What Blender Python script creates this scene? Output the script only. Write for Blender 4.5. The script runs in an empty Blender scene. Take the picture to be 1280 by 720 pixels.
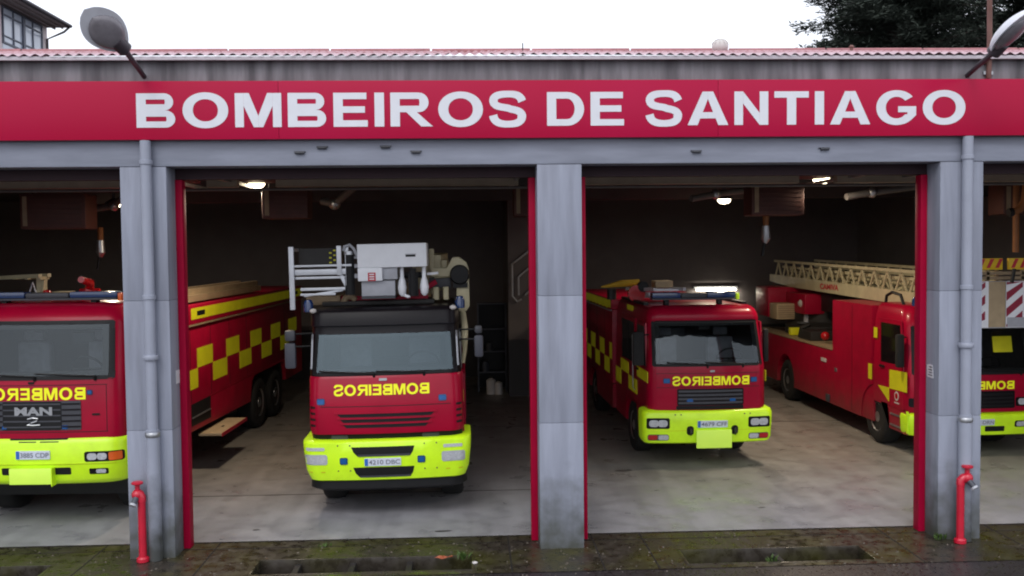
import bpy, bmesh, math, random
from math import radians, sin, cos, pi, sqrt
from mathutils import Vector, Matrix
random.seed(7)
S = bpy.context.scene
COL = S.collection

# ------------------------------------------------------------------ helpers
def smoothmesh(me, ang=35):
    for p in me.polygons: p.use_smooth = True
    try: me.set_sharp_from_angle(angle=radians(ang))
    except Exception: pass

class MB:
    """collects shapes for ONE mesh object"""
    def __init__(s): s.v = []; s.f = []
    def add(s, vs, fs):
        b = len(s.v); s.v += [tuple(v) for v in vs]; s.f += [tuple(i + b for i in f) for f in fs]; return s
    def box(s, x0, x1, y0, y1, z0, z1):
        if x0 > x1: x0, x1 = x1, x0
        if y0 > y1: y0, y1 = y1, y0
        if z0 > z1: z0, z1 = z1, z0
        return s.add([(x0,y0,z0),(x1,y0,z0),(x1,y1,z0),(x0,y1,z0),(x0,y0,z1),(x1,y0,z1),(x1,y1,z1),(x0,y1,z1)],
                     [(0,3,2,1),(4,5,6,7),(0,1,5,4),(1,2,6,5),(2,3,7,6),(3,0,4,7)])
    def bar(s, a, b, w, h=None, up=(0,0,1)):
        a, b = Vector(a), Vector(b); h = h or w; d = (b-a).normalized(); u = Vector(up)
        if abs(d.dot(u)) > .98: u = Vector((0,1,0))
        r = d.cross(u).normalized(); u = r.cross(d).normalized()
        q = [(-1,-1),(1,-1),(1,1),(-1,1)]
        vs = [a + r*i*w/2 + u*j*h/2 for i, j in q] + [b + r*i*w/2 + u*j*h/2 for i, j in q]
        return s.add(vs, [(0,1,2,3),(7,6,5,4),(0,4,5,1),(1,5,6,2),(2,6,7,3),(3,7,4,0)])
    def tube(s, pts, r, n=10, caps=True):
        pts = [Vector(p) for p in pts]; m = len(pts); rs = r if isinstance(r, (list, tuple)) else [r]*m
        vs = []; pu = None
        for i, p in enumerate(pts):
            d = (pts[min(i+1, m-1)] - pts[max(i-1, 0)]).normalized()
            if pu is None: pu = Vector((0,0,1)) if abs(d.z) < .9 else Vector((1,0,0))
            rr = d.cross(pu)
            if rr.length < 1e-4: rr = d.cross(Vector((0,1,0)))
            rr.normalize(); pu = rr.cross(d).normalized()
            for k in range(n):
                t = 2*pi*k/n; vs.append(p + rr*cos(t)*rs[i] + pu*sin(t)*rs[i])
        fs = []
        for i in range(m-1):
            for k in range(n):
                a, b = i*n+k, i*n+(k+1) % n; fs.append((a, b, b+n, a+n))
        if caps: fs += [tuple(range(n))[::-1], tuple((m-1)*n+k for k in range(n))]
        return s.add(vs, fs)
    def lathe(s, prof, c=(0,0,0), axis='z', n=28):
        """prof: list of (radius, height along axis)"""
        vs = []; fs = []; m = len(prof)
        for r, h in prof:
            for k in range(n):
                t = 2*pi*k/n; a, b = r*cos(t), r*sin(t)
                p = {'z': (a,b,h), 'x': (h,a,b), 'y': (b,h,a)}[axis]
                vs.append((p[0]+c[0], p[1]+c[1], p[2]+c[2]))
        for i in range(m-1):
            for k in range(n):
                a, b = i*n+k, i*n+(k+1) % n; fs.append((a, b, b+n, a+n))
        fs += [tuple(range(n))[::-1], tuple((m-1)*n+k for k in range(n))]
        return s.add(vs, fs)
    def prism(s, poly, a0, a1, axis='x'):
        """poly in the plane across axis: x -> (y,z), y -> (x,z), z -> (x,y)"""
        n = len(poly); P = {'x': lambda p, a: (a, p[0], p[1]), 'y': lambda p, a: (p[0], a, p[1]), 'z': lambda p, a: (p[0], p[1], a)}[axis]
        vs = [P(p, a0) for p in poly] + [P(p, a1) for p in poly]
        fs = [tuple(range(n))[::-1], tuple(range(n, 2*n))] + [(i, (i+1) % n, n+(i+1) % n, n+i) for i in range(n)]
        return s.add(vs, fs)
    def sphere(s, c, r, n=14, m=9, sz=1.0):
        prof = [(r*sin(pi*i/m) + 1e-5, -r*sz*cos(pi*i/m)) for i in range(m+1)]
        return s.lathe(prof, c, 'z', n)
    def build(s, name, m, parent=None, bevel=0, smooth=None, loc=None, ang=35):
        me = bpy.data.meshes.new(name); me.from_pydata(s.v, [], s.f)
        bm = bmesh.new(); bm.from_mesh(me); bmesh.ops.recalc_face_normals(bm, faces=bm.faces)
        if bevel:
            es = [e for e in bm.edges if len(e.link_faces) == 2 and e.calc_face_angle(0) > radians(40)]
            try: bmesh.ops.bevel(bm, geom=es, offset=bevel, segments=2, affect='EDGES', profile=.6, clamp_overlap=True)
            except Exception: pass
        bm.to_mesh(me); bm.free()
        if smooth is None: smooth = bool(bevel)
        if smooth: smoothmesh(me, ang)
        me.materials.append(m)
        o = bpy.data.objects.new(name, me); COL.objects.link(o)
        if parent is not None: o.parent = parent
        if loc: o.location = loc
        return o

def tag(o, label=None, cat=None, group=None, kind=None):
    if label: o['label'] = label
    if cat: o['category'] = cat
    if group: o['group'] = group
    if kind: o['kind'] = kind
    return o
def empty(name, loc, label, cat, group=None, rz=0, ry=0):
    o = bpy.data.objects.new(name, None); COL.objects.link(o); o.location = loc; o.rotation_euler = (0, ry, rz)
    o.empty_display_size = .2
    return tag(o, label, cat, group)
def copy_tree(o, loc=None, label=None, parent=None):
    c = o.copy(); COL.objects.link(c)
    if parent is not None: c.parent = parent
    if loc is not None: c.location = loc
    if label: c['label'] = label
    for ch in o.children: copy_tree(ch, parent=c)
    return c

# ------------------------------------------------------------------ materials
MATS = {}
def mat(name, col, rough=.5, metal=0.0, var=.12, scale=6, coat=0.0, emis=0.0, ecol=None, bump=0.0, col2=None, c2scale=3, c2w=.5, spec=.5, stretch=(1,1,1), rvar=.0, ior=None, dirt=None):
    if name in MATS: return MATS[name]
    m = bpy.data.materials.new(name); m.use_nodes = True; nt = m.node_tree; N = nt.nodes; L = nt.links
    b = N['Principled BSDF']; b.inputs['Roughness'].default_value = rough; b.inputs['Metallic'].default_value = metal
    b.inputs['Coat Weight'].default_value = coat; b.inputs['Coat Roughness'].default_value = .08
    b.inputs['Specular IOR Level'].default_value = spec
    if ior: b.inputs['IOR'].default_value = ior
    g = N.new('ShaderNodeNewGeometry'); mp = N.new('ShaderNodeMapping'); mp.inputs['Scale'].default_value = stretch
    L.new(g.outputs['Position'], mp.inputs['Vector'])
    n1 = N.new('ShaderNodeTexNoise'); n1.inputs['Scale'].default_value = scale; n1.inputs['Detail'].default_value = 5; n1.inputs['Roughness'].default_value = .6
    L.new(mp.outputs['Vector'], n1.inputs['Vector'])
    mr = N.new('ShaderNodeMapRange'); mr.inputs['From Min'].default_value = .25; mr.inputs['From Max'].default_value = .75
    mr.inputs['To Min'].default_value = 1-var; mr.inputs['To Max'].default_value = 1+var*.6
    L.new(n1.outputs['Fac'], mr.inputs['Value'])
    mul = N.new('ShaderNodeVectorMath'); mul.operation = 'SCALE'; L.new(mr.outputs['Result'], mul.inputs['Scale'])
    if col2:
        n2 = N.new('ShaderNodeTexNoise'); n2.inputs['Scale'].default_value = c2scale; n2.inputs['Detail'].default_value = 4
        L.new(mp.outputs['Vector'], n2.inputs['Vector'])
        r2 = N.new('ShaderNodeMapRange'); r2.inputs['From Min'].default_value = c2w-.12; r2.inputs['From Max'].default_value = c2w+.12
        L.new(n2.outputs['Fac'], r2.inputs['Value'])
        mx = N.new('ShaderNodeMix'); mx.data_type = 'RGBA'; mx.inputs['A'].default_value = (*col, 1); mx.inputs['B'].default_value = (*col2, 1)
        L.new(r2.outputs['Result'], mx.inputs['Factor']); L.new(mx.outputs['Result'], mul.inputs[0])
    else: mul.inputs[0].default_value = col
    out = mul.outputs['Vector']
    if dirt:  # grime that gathers low down: (z0, z1, colour, strength)
        sx = N.new('ShaderNodeSeparateXYZ'); L.new(g.outputs['Position'], sx.inputs['Vector'])
        n3 = N.new('ShaderNodeTexNoise'); n3.inputs['Scale'].default_value = 4.5; n3.inputs['Detail'].default_value = 6; L.new(g.outputs['Position'], n3.inputs['Vector'])
        ad = N.new('ShaderNodeMath'); ad.operation = 'MULTIPLY_ADD'; ad.inputs[1].default_value = -(dirt[1]-dirt[0])*1.3; L.new(n3.outputs['Fac'], ad.inputs[0]); L.new(sx.outputs['Z'], ad.inputs[2])
        r3 = N.new('ShaderNodeMapRange'); r3.inputs['From Min'].default_value = dirt[1]-(dirt[1]-dirt[0])*.65; r3.inputs['From Max'].default_value = dirt[0]-(dirt[1]-dirt[0])*.65; r3.inputs['To Max'].default_value = dirt[3]
        L.new(ad.outputs['Value'], r3.inputs['Value'])
        mx3 = N.new('ShaderNodeMix'); mx3.data_type = 'RGBA'; L.new(r3.outputs['Result'], mx3.inputs['Factor']); L.new(out, mx3.inputs['A']); mx3.inputs['B'].default_value = (*dirt[2], 1)
        out = mx3.outputs['Result']
    L.new(out, b.inputs['Base Color'])
    if rvar:
        rr = N.new('ShaderNodeMapRange'); rr.inputs['From Min'].default_value = .3; rr.inputs['From Max'].default_value = .7
        rr.inputs['To Min'].default_value = max(.02, rough-rvar); rr.inputs['To Max'].default_value = rough+rvar
        L.new(n1.outputs['Fac'], rr.inputs['Value']); L.new(rr.outputs['Result'], b.inputs['Roughness'])
    if bump:
        bp = N.new('ShaderNodeBump'); bp.inputs['Strength'].default_value = bump; bp.inputs['Distance'].default_value = .01
        L.new(n1.outputs['Fac'], bp.inputs['Height']); L.new(bp.outputs['Normal'], b.inputs['Normal'])
    if emis:
        b.inputs['Emission Strength'].default_value = emis; b.inputs['Emission Color'].default_value = (*(ecol or col), 1)
    MATS[name] = m
    return m

GREY   = mat('grey_wall_paint', (.268,.288,.358), .6, var=.24, scale=2.2, bump=.15, stretch=(3,3,.3), col2=(.20,.212,.262), c2scale=1.5, c2w=.6, dirt=(.0,1.0,(.055,.058,.042),.9))
GREYB  = mat('grey_beam_paint', (.248,.266,.330), .6, var=.26, scale=2.0, bump=.15, stretch=(.5,1,3))
PIPEM  = mat('grey_pipe_paint', (.29,.31,.38), .42, var=.08, scale=3, dirt=(.0,.95,(.03,.032,.024),.92))
CONC   = mat('weathered_concrete', (.235,.228,.245), .85, var=.5, scale=3.0, bump=.4, stretch=(1.5,1.5,.18), col2=(.11,.105,.115), c2scale=3.1, c2w=.55)
SIGNR  = mat('red_sign_panel', (.39,.0018,.031), .30, var=.03, scale=.5, spec=.18, col2=(.42,.004,.052), c2scale=.16, c2w=.5)  # broad pinker patches paint the sky sheen into the red
SIGNW  = mat('white_vinyl_letters', (.67,.68,.73), .5, var=.05)
DOORR  = mat('red_door_frame', (.34,.002,.030), .5, var=.15, spec=.1, scale=3)
RED    = mat('fire_red_paint', (.355,.0022,.026), .32, var=.16, scale=2.2, coat=.12, spec=.2)
REDD   = mat('dark_fire_red_paint', (.35,.003,.028), .40, var=.2, scale=3, coat=.07, spec=.2, dirt=(.35,1.0,(.10,.045,.035),.5))
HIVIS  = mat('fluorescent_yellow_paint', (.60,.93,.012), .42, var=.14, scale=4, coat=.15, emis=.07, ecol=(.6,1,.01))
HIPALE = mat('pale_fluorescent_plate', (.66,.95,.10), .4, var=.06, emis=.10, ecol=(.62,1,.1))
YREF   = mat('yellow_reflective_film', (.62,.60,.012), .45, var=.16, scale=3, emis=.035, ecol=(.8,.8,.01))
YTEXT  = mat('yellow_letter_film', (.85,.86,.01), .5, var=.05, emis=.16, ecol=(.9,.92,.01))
GLASS  = mat('dark_windscreen_glass', (.008,.011,.014), .035, var=.1, spec=.5, ior=1.55)
GLASSS = mat('dark_side_glass', (.006,.007,.008), .06, var=.1, spec=.5)
BLACK  = mat('black_plastic', (.010,.010,.011), .5, var=.2, scale=8, spec=.25)
BLACKG = mat('black_gloss_paint', (.008,.006,.008), .35, var=.2, scale=4, spec=.2)
DGREY  = mat('dark_grey_plastic', (.05,.052,.062), .5, var=.15)
MGREY  = mat('mid_grey_plastic', (.05,.053,.07), .5, var=.15)
RUBBER = mat('tyre_rubber', (.008,.008,.008), .85, var=.3, scale=9)
STEEL  = mat('brushed_steel', (.45,.46,.48), .38, metal=.9, var=.15)
ALU    = mat('aluminium', (.62,.64,.68), .4, metal=.35, var=.12)
WHITE  = mat('white_paint', (.88,.90,.94), .4, var=.05)
LGREY  = mat('light_grey_paint', (.42,.43,.47), .45, var=.12)
LENS   = mat('headlamp_lens', (.50,.52,.55), .12, var=.3, scale=40, spec=.9)
AMBER  = mat('amber_lens', (.75,.13,.02), .2, var=.1)
REDL   = mat('red_lens', (.45,.01,.015), .2, var=.1)
BLUE   = mat('blue_lens', (.008,.035,.13), .15, var=.2, scale=10, spec=.8)
BLUEB  = mat('bright_blue_lens', (.012,.10,.32), .2, var=.15)
CREAM  = mat('cream_ladder_paint', (.54,.485,.31), .5, var=.2, scale=4)
BEIGE  = mat('beige_wood_board', (.46,.35,.21), .65, var=.2, scale=5)
TAN    = mat('tan_locker_board', (.30,.22,.13), .6, var=.25, scale=5)
PLATEW = mat('white_number_plate', (.62,.66,.76), .4, var=.05)
PLATEB = mat('blue_plate_band', (.03,.14,.5), .4, var=.05)
PLATET = mat('plate_characters', (.16,.17,.21), .5, var=.05)
def floor_material():
    m = bpy.data.materials.new('station_floor_concrete'); m.use_nodes = True; nt = m.node_tree; N = nt.nodes; L = nt.links; b = N['Principled BSDF']
    g = N.new('ShaderNodeNewGeometry'); sx = N.new('ShaderNodeSeparateXYZ'); L.new(g.outputs['Position'], sx.inputs['Vector'])
    def noise(scale, st=(1,1,1), det=5):
        mp = N.new('ShaderNodeMapping'); mp.inputs['Scale'].default_value = st; L.new(g.outputs['Position'], mp.inputs['Vector'])
        n = N.new('ShaderNodeTexNoise'); n.inputs['Scale'].default_value = scale; n.inputs['Detail'].default_value = det; L.new(mp.outputs['Vector'], n.inputs['Vector']); return n.outputs['Fac']
    def rng(v, a, b_, c, d):
        r = N.new('ShaderNodeMapRange'); r.inputs['From Min'].default_value = a; r.inputs['From Max'].default_value = b_; r.inputs['To Min'].default_value = c; r.inputs['To Max'].default_value = d; L.new(v, r.inputs['Value']); return r.outputs['Result']
    def mul(a, b_):
        n = N.new('ShaderNodeMath'); n.operation = 'MULTIPLY'; L.new(a, n.inputs[0]); L.new(b_, n.inputs[1]); return n.outputs['Value']
    f = rng(sx.outputs['Y'], 1.6, 5.0, 0, 1)          # cool grey near the door, browner farther in
    mx = N.new('ShaderNodeMix'); mx.data_type = 'RGBA'; mx.inputs['A'].default_value = (.335,.332,.355,1); mx.inputs['B'].default_value = (.29,.268,.24,1); L.new(f, mx.inputs['Factor'])
    v = mul(rng(noise(.9), .3, .7, .86, 1.05), rng(noise(1.0, (2.6,.16,1), 6), .35, .62, .80, 1.02))   # blotches and tyre-wide streaks
    v = mul(v, rng(noise(55, det=3), .3, .7, .88, 1.08)); v = mul(v, rng(noise(3.4, det=8), .36, .50, .86, 1.0))
    sc = N.new('ShaderNodeVectorMath'); sc.operation = 'SCALE'; L.new(mx.outputs['Result'], sc.inputs[0]); L.new(v, sc.inputs['Scale']); L.new(sc.outputs['Vector'], b.inputs['Base Color'])
    L.new(rng(noise(1.7, det=6), .35, .65, .26, .55), b.inputs['Roughness'])
    bp = N.new('ShaderNodeBump'); bp.inputs['Strength'].default_value = .12; bp.inputs['Distance'].default_value = .01; L.new(noise(40), bp.inputs['Height']); L.new(bp.outputs['Normal'], b.inputs['Normal'])
    return m
FLOORM = floor_material()
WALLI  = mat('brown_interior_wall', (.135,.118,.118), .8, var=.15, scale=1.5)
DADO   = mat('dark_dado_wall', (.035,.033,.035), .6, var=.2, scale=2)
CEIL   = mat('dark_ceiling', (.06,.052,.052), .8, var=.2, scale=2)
BEAMW  = mat('beige_beam_paint', (.42,.36,.27), .6, var=.2, scale=3)
HEATB  = mat('brown_heater_enamel', (.085,.026,.018), .6, var=.25, scale=4)
DUCT   = mat('pale_duct_metal', (.13,.12,.115), .5, var=.2)
WOODR  = mat('orange_brown_hose', (.24,.085,.02), .6, var=.2)
LAMPE  = mat('glowing_lamp_glass', (.9,.85,.7), .3, var=.02, emis=14, ecol=(1,.86,.58))
TUBEE  = mat('glowing_tube', (.9,.88,.8), .3, var=.02, emis=7, ecol=(1,.93,.74))
ASPH   = mat('wet_asphalt', (.036,.031,.033), .42, var=.55, scale=26, bump=.6, rvar=.25, col2=(.024,.019,.021), c2scale=1.2, c2w=.5)
APRON  = mat('mossy_wet_concrete', (.040,.033,.026), .36, var=.5, scale=7, bump=.5, rvar=.25, col2=(.050,.046,.014), c2scale=1.3, c2w=.56)
SOIL   = mat('dark_wet_sediment', (.008,.005,.004), .95, var=.5, scale=12, bump=.6)
IRON   = mat('dark_iron', (.018,.016,.015), .6, var=.3, scale=10)
RUST   = mat('rusty_steel', (.20,.10,.085), .8, var=.4, scale=12, col2=(.10,.045,.035), c2scale=6)
ROOFM  = mat('faded_red_roof_sheet', (.36,.15,.17), .6, var=.35, scale=7, col2=(.48,.27,.30), c2scale=5.0, c2w=.5, dirt=(6.20,6.85,(.52,.38,.42),.9))
ROOFE  = mat('pale_roof_edge', (.56,.50,.54), .6, var=.15, scale=5)
STANDR = mat('red_standpipe_paint', (.50,.006,.028), .35, var=.15, scale=6, coat=.3)
LAMPH  = mat('lamp_head_metal', (.66,.67,.73), .4, var=.12)
LAMPG  = mat('grey_lamp_glass', (.20,.185,.205), .2, var=.3, scale=7, spec=.7)
LAMPA  = mat('dark_lamp_arm', (.045,.035,.045), .5, var=.2)
LEAFD  = mat('dark_conifer_needles', (.055,.068,.055), .8, var=.5, scale=1.6, spec=.2)
BARK   = mat('dark_bark', (.05,.04,.035), .9, var=.4, scale=8)
WEED   = mat('green_weed_leaf', (.06,.11,.02), .6, var=.4, scale=20)
LEAFO  = mat('orange_dead_leaf', (.35,.09,.04), .7, var=.3, scale=20)
BWALL  = mat('pale_building_wall', (.74,.64,.65), .8, var=.1, scale=2)
BEAVE  = mat('brown_eave_boards', (.30,.24,.23), .7, var=.3, scale=5, stretch=(1,.2,1))
BFRAME = mat('blue_grey_window_frame', (.09,.10,.14), .5, var=.1)
BGLASS = mat('building_glass', (.55,.60,.70), .12, var=.12, scale=.8, spec=.8)
PAPER  = mat('paper_notice', (.62,.62,.66), .7, var=.15, scale=25)
REDMK  = mat('red_film', (.52,.012,.03), .5, var=.1)
HELM   = mat('pale_grey_plastic', (.55,.52,.50), .45, var=.1)

# ------------------------------------------------------------------ bold wide lettering (cap height 1)
def lobe(x0, w, y0, y1, ro, hi, st, n=10):
    """D-shaped band: from (x0,y1) right, round, back to (x0,y0); hi horizontal thickness, st side thickness"""
    o = [(x0, y1)]; i = [(x0, y1-hi)]; h = (y1-y0)/2; cy = (y0+y1)/2; hin = h-hi; rx = min(ro, w-x0)
    for k in range(n+1):
        t = pi/2 - pi*k/n
        o.append((w-rx+rx*cos(t), cy+h*sin(t))); i.append((w-rx+max(rx-st, .02)*cos(t), cy+hin*sin(t)))
    o.append((x0, y0)); i.append((x0, y0+hi))
    return [[o[k], o[k+1], i[k+1], i[k]] for k in range(len(o)-1)]
def ring(w, st, hi, a0=0, a1=360, n=40, p=2.08):
    q = []
    def pt(t, rx, ry):
        c, s_ = cos(t), sin(t)
        return (w/2 + rx*math.copysign(abs(c)**(2/p), c), .5 + ry*math.copysign(abs(s_)**(2/p), s_))
    for k in range(n):
        t0 = radians(a0+(a1-a0)*k/n); t1 = radians(a0+(a1-a0)*(k+1)/n)
        q.append([pt(t0, w/2, .525), pt(t1, w/2, .525), pt(t1, w/2-st, .525-hi), pt(t0, w/2-st, .525-hi)])
    return q
def R4(x0, x1, y0, y1): return [[(x0,y0),(x1,y0),(x1,y1),(x0,y1)]]
def stroke(pts, ws):
    out = []; L = []
    for k, p in enumerate(pts):
        a = pts[max(k-1,0)]; b = pts[min(k+1,len(pts)-1)]; dx, dy = b[0]-a[0], b[1]-a[1]; l = math.hypot(dx, dy); nx, ny = -dy/l, dx/l
        L.append(((p[0]+nx*ws[k]/2, p[1]+ny*ws[k]/2), (p[0]-nx*ws[k]/2, p[1]-ny*ws[k]/2)))
    for k in range(len(L)-1): out.append([L[k][0], L[k+1][0], L[k+1][1], L[k][1]])
    return out
def bez(p0, p1, p2, p3, n=8):
    return [tuple((1-t)**3*p0[j]+3*(1-t)**2*t*p1[j]+3*(1-t)*t*t*p2[j]+t**3*p3[j] for j in (0,1)) for t in [k/n for k in range(n+1)]]
def glyph_S(w=1.10):
    p = bez((w-.10,.73),(w-.16,.96),(.70,.945),(w/2,.945)) + bez((w/2,.945),(.22,.945),(.12,.86),(.125,.74))[1:] \
      + bez((.125,.74),(.13,.52),(.52,.58),(w/2+.1,.50))[1:] + bez((w/2+.1,.50),(w-.10,.45),(w-.11,.34),(w-.115,.27))[1:] \
      + bez((w-.115,.27),(w-.12,.10),(w-.30,.055),(w/2,.055))[1:] + bez((w/2,.055),(.30,.055),(.14,.12),(.11,.32))[1:]
    n = len(p); ws = []
    for k in range(n):
        a = p[max(k-1,0)]; b = p[min(k+1,n-1)]; dx, dy = abs(b[0]-a[0]), abs(b[1]-a[1]); f = dy/(dx+dy+1e-6); ws.append(.195+.08*f)
    return stroke(p, ws)
st, hz = .285, .195
GL = {
 'I': (.29, R4(0,.29,0,1)),
 'B': (1.18, R4(0,st,0,1) + lobe(st,1.10,.50,1,.27,.18,.265) + lobe(st,1.15,0,.50,.28,.18,.28)),
 'D': (1.15, R4(0,st,0,1) + lobe(st,1.14,0,1,.52,hz,.29,16)),
 'R': (1.26, R4(0,st,0,1) + lobe(st,1.16,.42,1,.30,.19,.285) + [[(.48,.42),(.80,.42),(1.28,0),(.93,0)]]),
 'E': (1.05, R4(0,st,0,1) + R4(st,1.0,.81,1) + R4(st,.95,.41,.60) + R4(st,1.03,0,.19)),
 'O': (1.37, ring(1.36,.305,.20)),
 'M': (1.39, R4(0,.26,0,.999) + R4(1.13,1.39,0,.999) + [[(.262,1),(.262,.62),(.555,0),(.694,0),(.694,.33),(.42,1)], [(1.128,1),(1.128,.62),(.835,0),(.696,0),(.696,.33),(.97,1)]]),
 'N': (1.06, R4(0,.27,0,1) + R4(.79,1.06,0,1) + [[(.272,1),(.788,.36),(.788,0),(.272,.64)]]),
 'T': (1.08, R4(0,1.08,.81,1) + R4(.395,.685,0,.81)),
 'A': (1.27, [[(0,0),(.31,0),(.395,.20),(.634,.20),(.634,.385),(.475,.385),(.634,.78),(.634,1),(.47,1)], [(1.27,0),(.96,0),(.875,.20),(.636,.20),(.636,.385),(.795,.385),(.636,.78),(.636,1),(.80,1)]]),
 'S': (1.10, glyph_S()),
 'G': (1.28, ring(1.28,.30,.20,38,322,36) + [[(.64+.64*cos(radians(38))**.9615,.5-.525*sin(radians(38))**.9615),(1.262,.27),(1.262,.54),(.69,.54),(.69,.36),(.985,.36),(.985,.30),(.64+.34*cos(radians(38))**.9615,.5-.325*sin(radians(38))**.9615)]]),
}
def textquads(txt, gap=.155, space=.55):
    x = 0; out = []
    for ch in txt:
        if ch == ' ': x += space-gap; continue
        w, q = GL[ch]
        for poly in q: out.append([(px+x, py) for px, py in poly])
        x += w+gap
    return out, x-gap
def letters(txt, x0, x1, z0, z1, F, name, m, parent, off=.006, mirror=False, gap=.155, space=.55):
    """text as thin film laid on the surface y = F(x,z)"""
    q, W = textquads(txt, gap, space); mb = MB()
    for poly in q:
        pts = []
        for px, py in poly:
            u = px/W
            if mirror: u = 1-u
            x = x0+(x1-x0)*u; z = z0+(z1-z0)*py; pts.append((x, F(x, z)-off, z))
        mb.add(pts, [tuple(range(len(pts)))])
    return mb.build(name, m, parent)
def plain_text(txt, h, name, m, parent, place, bold=.012):
    """small characters from the built-in font; place maps (u,v) in metres -> 3D"""
    cu = bpy.data.curves.new(name, 'FONT'); cu.body = txt; cu.size = h*1.35; cu.offset = bold*h
    ob = bpy.data.objects.new(name, cu); COL.objects.link(ob); dg = bpy.context.evaluated_depsgraph_get()
    me = bpy.data.meshes.new_from_object(ob.evaluated_get(dg)); bpy.data.objects.remove(ob); bpy.data.curves.remove(cu)
    for v in me.vertices: v.co = place(v.co.x, v.co.y)
    me.materials.clear(); me.materials.append(m)
    o = bpy.data.objects.new(name, me); COL.objects.link(o); o.parent = parent; return o

# ------------------------------------------------------------------ curved cab surfaces
class Surf:
    """front surface of a cab or bumper: prof = [(z, y_front, half_width)], r corner radius, bow crown of the front"""
    def __init__(s, prof, r, bow): s.p = prof; s.r = r; s.bow = bow
    def at(s, z):
        p = s.p
        if z <= p[0][0]: return p[0][1:]
        for a, b in zip(p, p[1:]):
            if z <= b[0]:
                t = (z-a[0])/(b[0]-a[0]); return (a[1]+(b[1]-a[1])*t, a[2]+(b[2]-a[2])*t)
        return p[-1][1:]
    def F(s, x, z):
        yf, hw = s.at(z); xc = hw-s.r; ax = abs(x)
        if ax <= xc: return yf + s.bow*(x/hw)**2
        d = min(ax-xc, s.r*.999)
        return yf + s.bow*(xc/hw)**2 + s.r - sqrt(max(s.r**2-d*d, 0))
    def loop(s, z, back):
        yf, hw = s.at(z); xc = hw-s.r; y1 = yf + s.bow*(xc/hw)**2
        L = [(-hw, back, z), (-hw, (back+y1+s.r)/2, z)]
        for k in range(9):
            t = pi/2*k/8; L.append((-(xc+s.r*cos(t)), y1+s.r-s.r*sin(t), z))
        for k in range(1, 12):
            x = -xc+2*xc*k/12; L.append((x, yf+s.bow*(x/hw)**2, z))
        for k in range(9):
            t = pi/2*(1-k/8); L.append((xc+s.r*cos(t), y1+s.r-s.r*sin(t), z))
        L += [(hw, (back+y1+s.r)/2, z), (hw, back, z)]
        return L
    def shell(s, z0, z1, back, name, m, parent, ang=40, hole=None):
        zs = sorted({z0, z1} | (set(hole[:2]) if hole else set()) | {p[0] for p in s.p if z0 < p[0] < z1}); mb = MB(); n = None; vs = []; fs = []
        for z in zs:
            l = s.loop(z, back); n = len(l); vs += l
        for i in range(len(zs)-1):
            for k in range(n):
                a, b = i*n+k, i*n+(k+1) % n
                if hole and zs[i] >= hole[0]-1e-6 and zs[i+1] <= hole[1]+1e-6 and 9 < k < 23: continue   # windscreen opening
                fs.append((a, b, b+n, a+n))
        fs += [tuple(range(n))[::-1], tuple((len(zs)-1)*n+k for k in range(n))]
        mb.add(vs, fs); return mb.build(name, m, parent, smooth=True, ang=ang)
    def patch(s, rows, off, name, m, parent, n=14, depth=.03):
        """rows: [(z, x0, x1)...] from bottom to top; a panel that follows the surface, off metres proud"""
        vs = []; fs = []; R = len(rows)
        for z, x0, x1 in rows:
            for k in range(n+1):
                x = x0+(x1-x0)*k/n; vs.append((x, s.F(x, z)-off, z))
        for i in range(R-1):
            for k in range(n):
                a = i*(n+1)+k; fs.append((a, a+1, a+n+2, a+n+1))
        ring_ = [k for k in range(n+1)] + [i*(n+1)+n for i in range(1, R)] + [(R-1)*(n+1)+k for k in range(n-1, -1, -1)] + [i*(n+1) for i in range(R-2, 0, -1)]
        b = len(vs)
        for i in ring_: v = vs[i]; vs.append((v[0], v[1]+depth+off, v[2]))
        for k in range(len(ring_)):
            k2 = (k+1) % len(ring_); fs.append((ring_[k], ring_[k2], b+k2, b+k))
        return MB().add(vs, fs).build(name, m, parent, smooth=True, ang=30)
def glass_mat(name, ior, tint, gloss=(1,1,1), rough=.02):
    m = bpy.data.materials.new(name); m.use_nodes = True; nt = m.node_tree; N = nt.nodes; L = nt.links; N.remove(N['Principled BSDF'])
    tr = N.new('ShaderNodeBsdfTransparent'); tr.inputs['Color'].default_value = (*tint, 1)
    gl = N.new('ShaderNodeBsdfGlossy'); gl.inputs['Roughness'].default_value = rough; gl.inputs['Color'].default_value = (*gloss, 1)
    fr = N.new('ShaderNodeFresnel'); fr.inputs['IOR'].default_value = ior
    g = N.new('ShaderNodeNewGeometry'); n1 = N.new('ShaderNodeTexNoise'); n1.inputs['Scale'].default_value = 2.2; n1.inputs['Detail'].default_value = 2; L.new(g.outputs['Position'], n1.inputs['Vector'])
    bp = N.new('ShaderNodeBump'); bp.inputs['Strength'].default_value = .25; bp.inputs['Distance'].default_value = .01; L.new(n1.outputs['Fac'], bp.inputs['Height']); L.new(bp.outputs['Normal'], gl.inputs['Normal'])
    mx = N.new('ShaderNodeMixShader'); L.new(fr.outputs['Fac'], mx.inputs['Fac']); L.new(tr.outputs['BSDF'], mx.inputs[1]); L.new(gl.outputs['BSDF'], mx.inputs[2])
    L.new(mx.outputs['Shader'], N['Material Output'].inputs['Surface']); return m
LINER = mat('dark_cab_lining', (.06,.055,.058), .8, var=.2)
SEATM = mat('grey_seat_fabric', (.15,.15,.175), .85, var=.3, scale=9)
HEADL = mat('pale_headliner', (.16,.155,.155), .8, var=.1)
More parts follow.
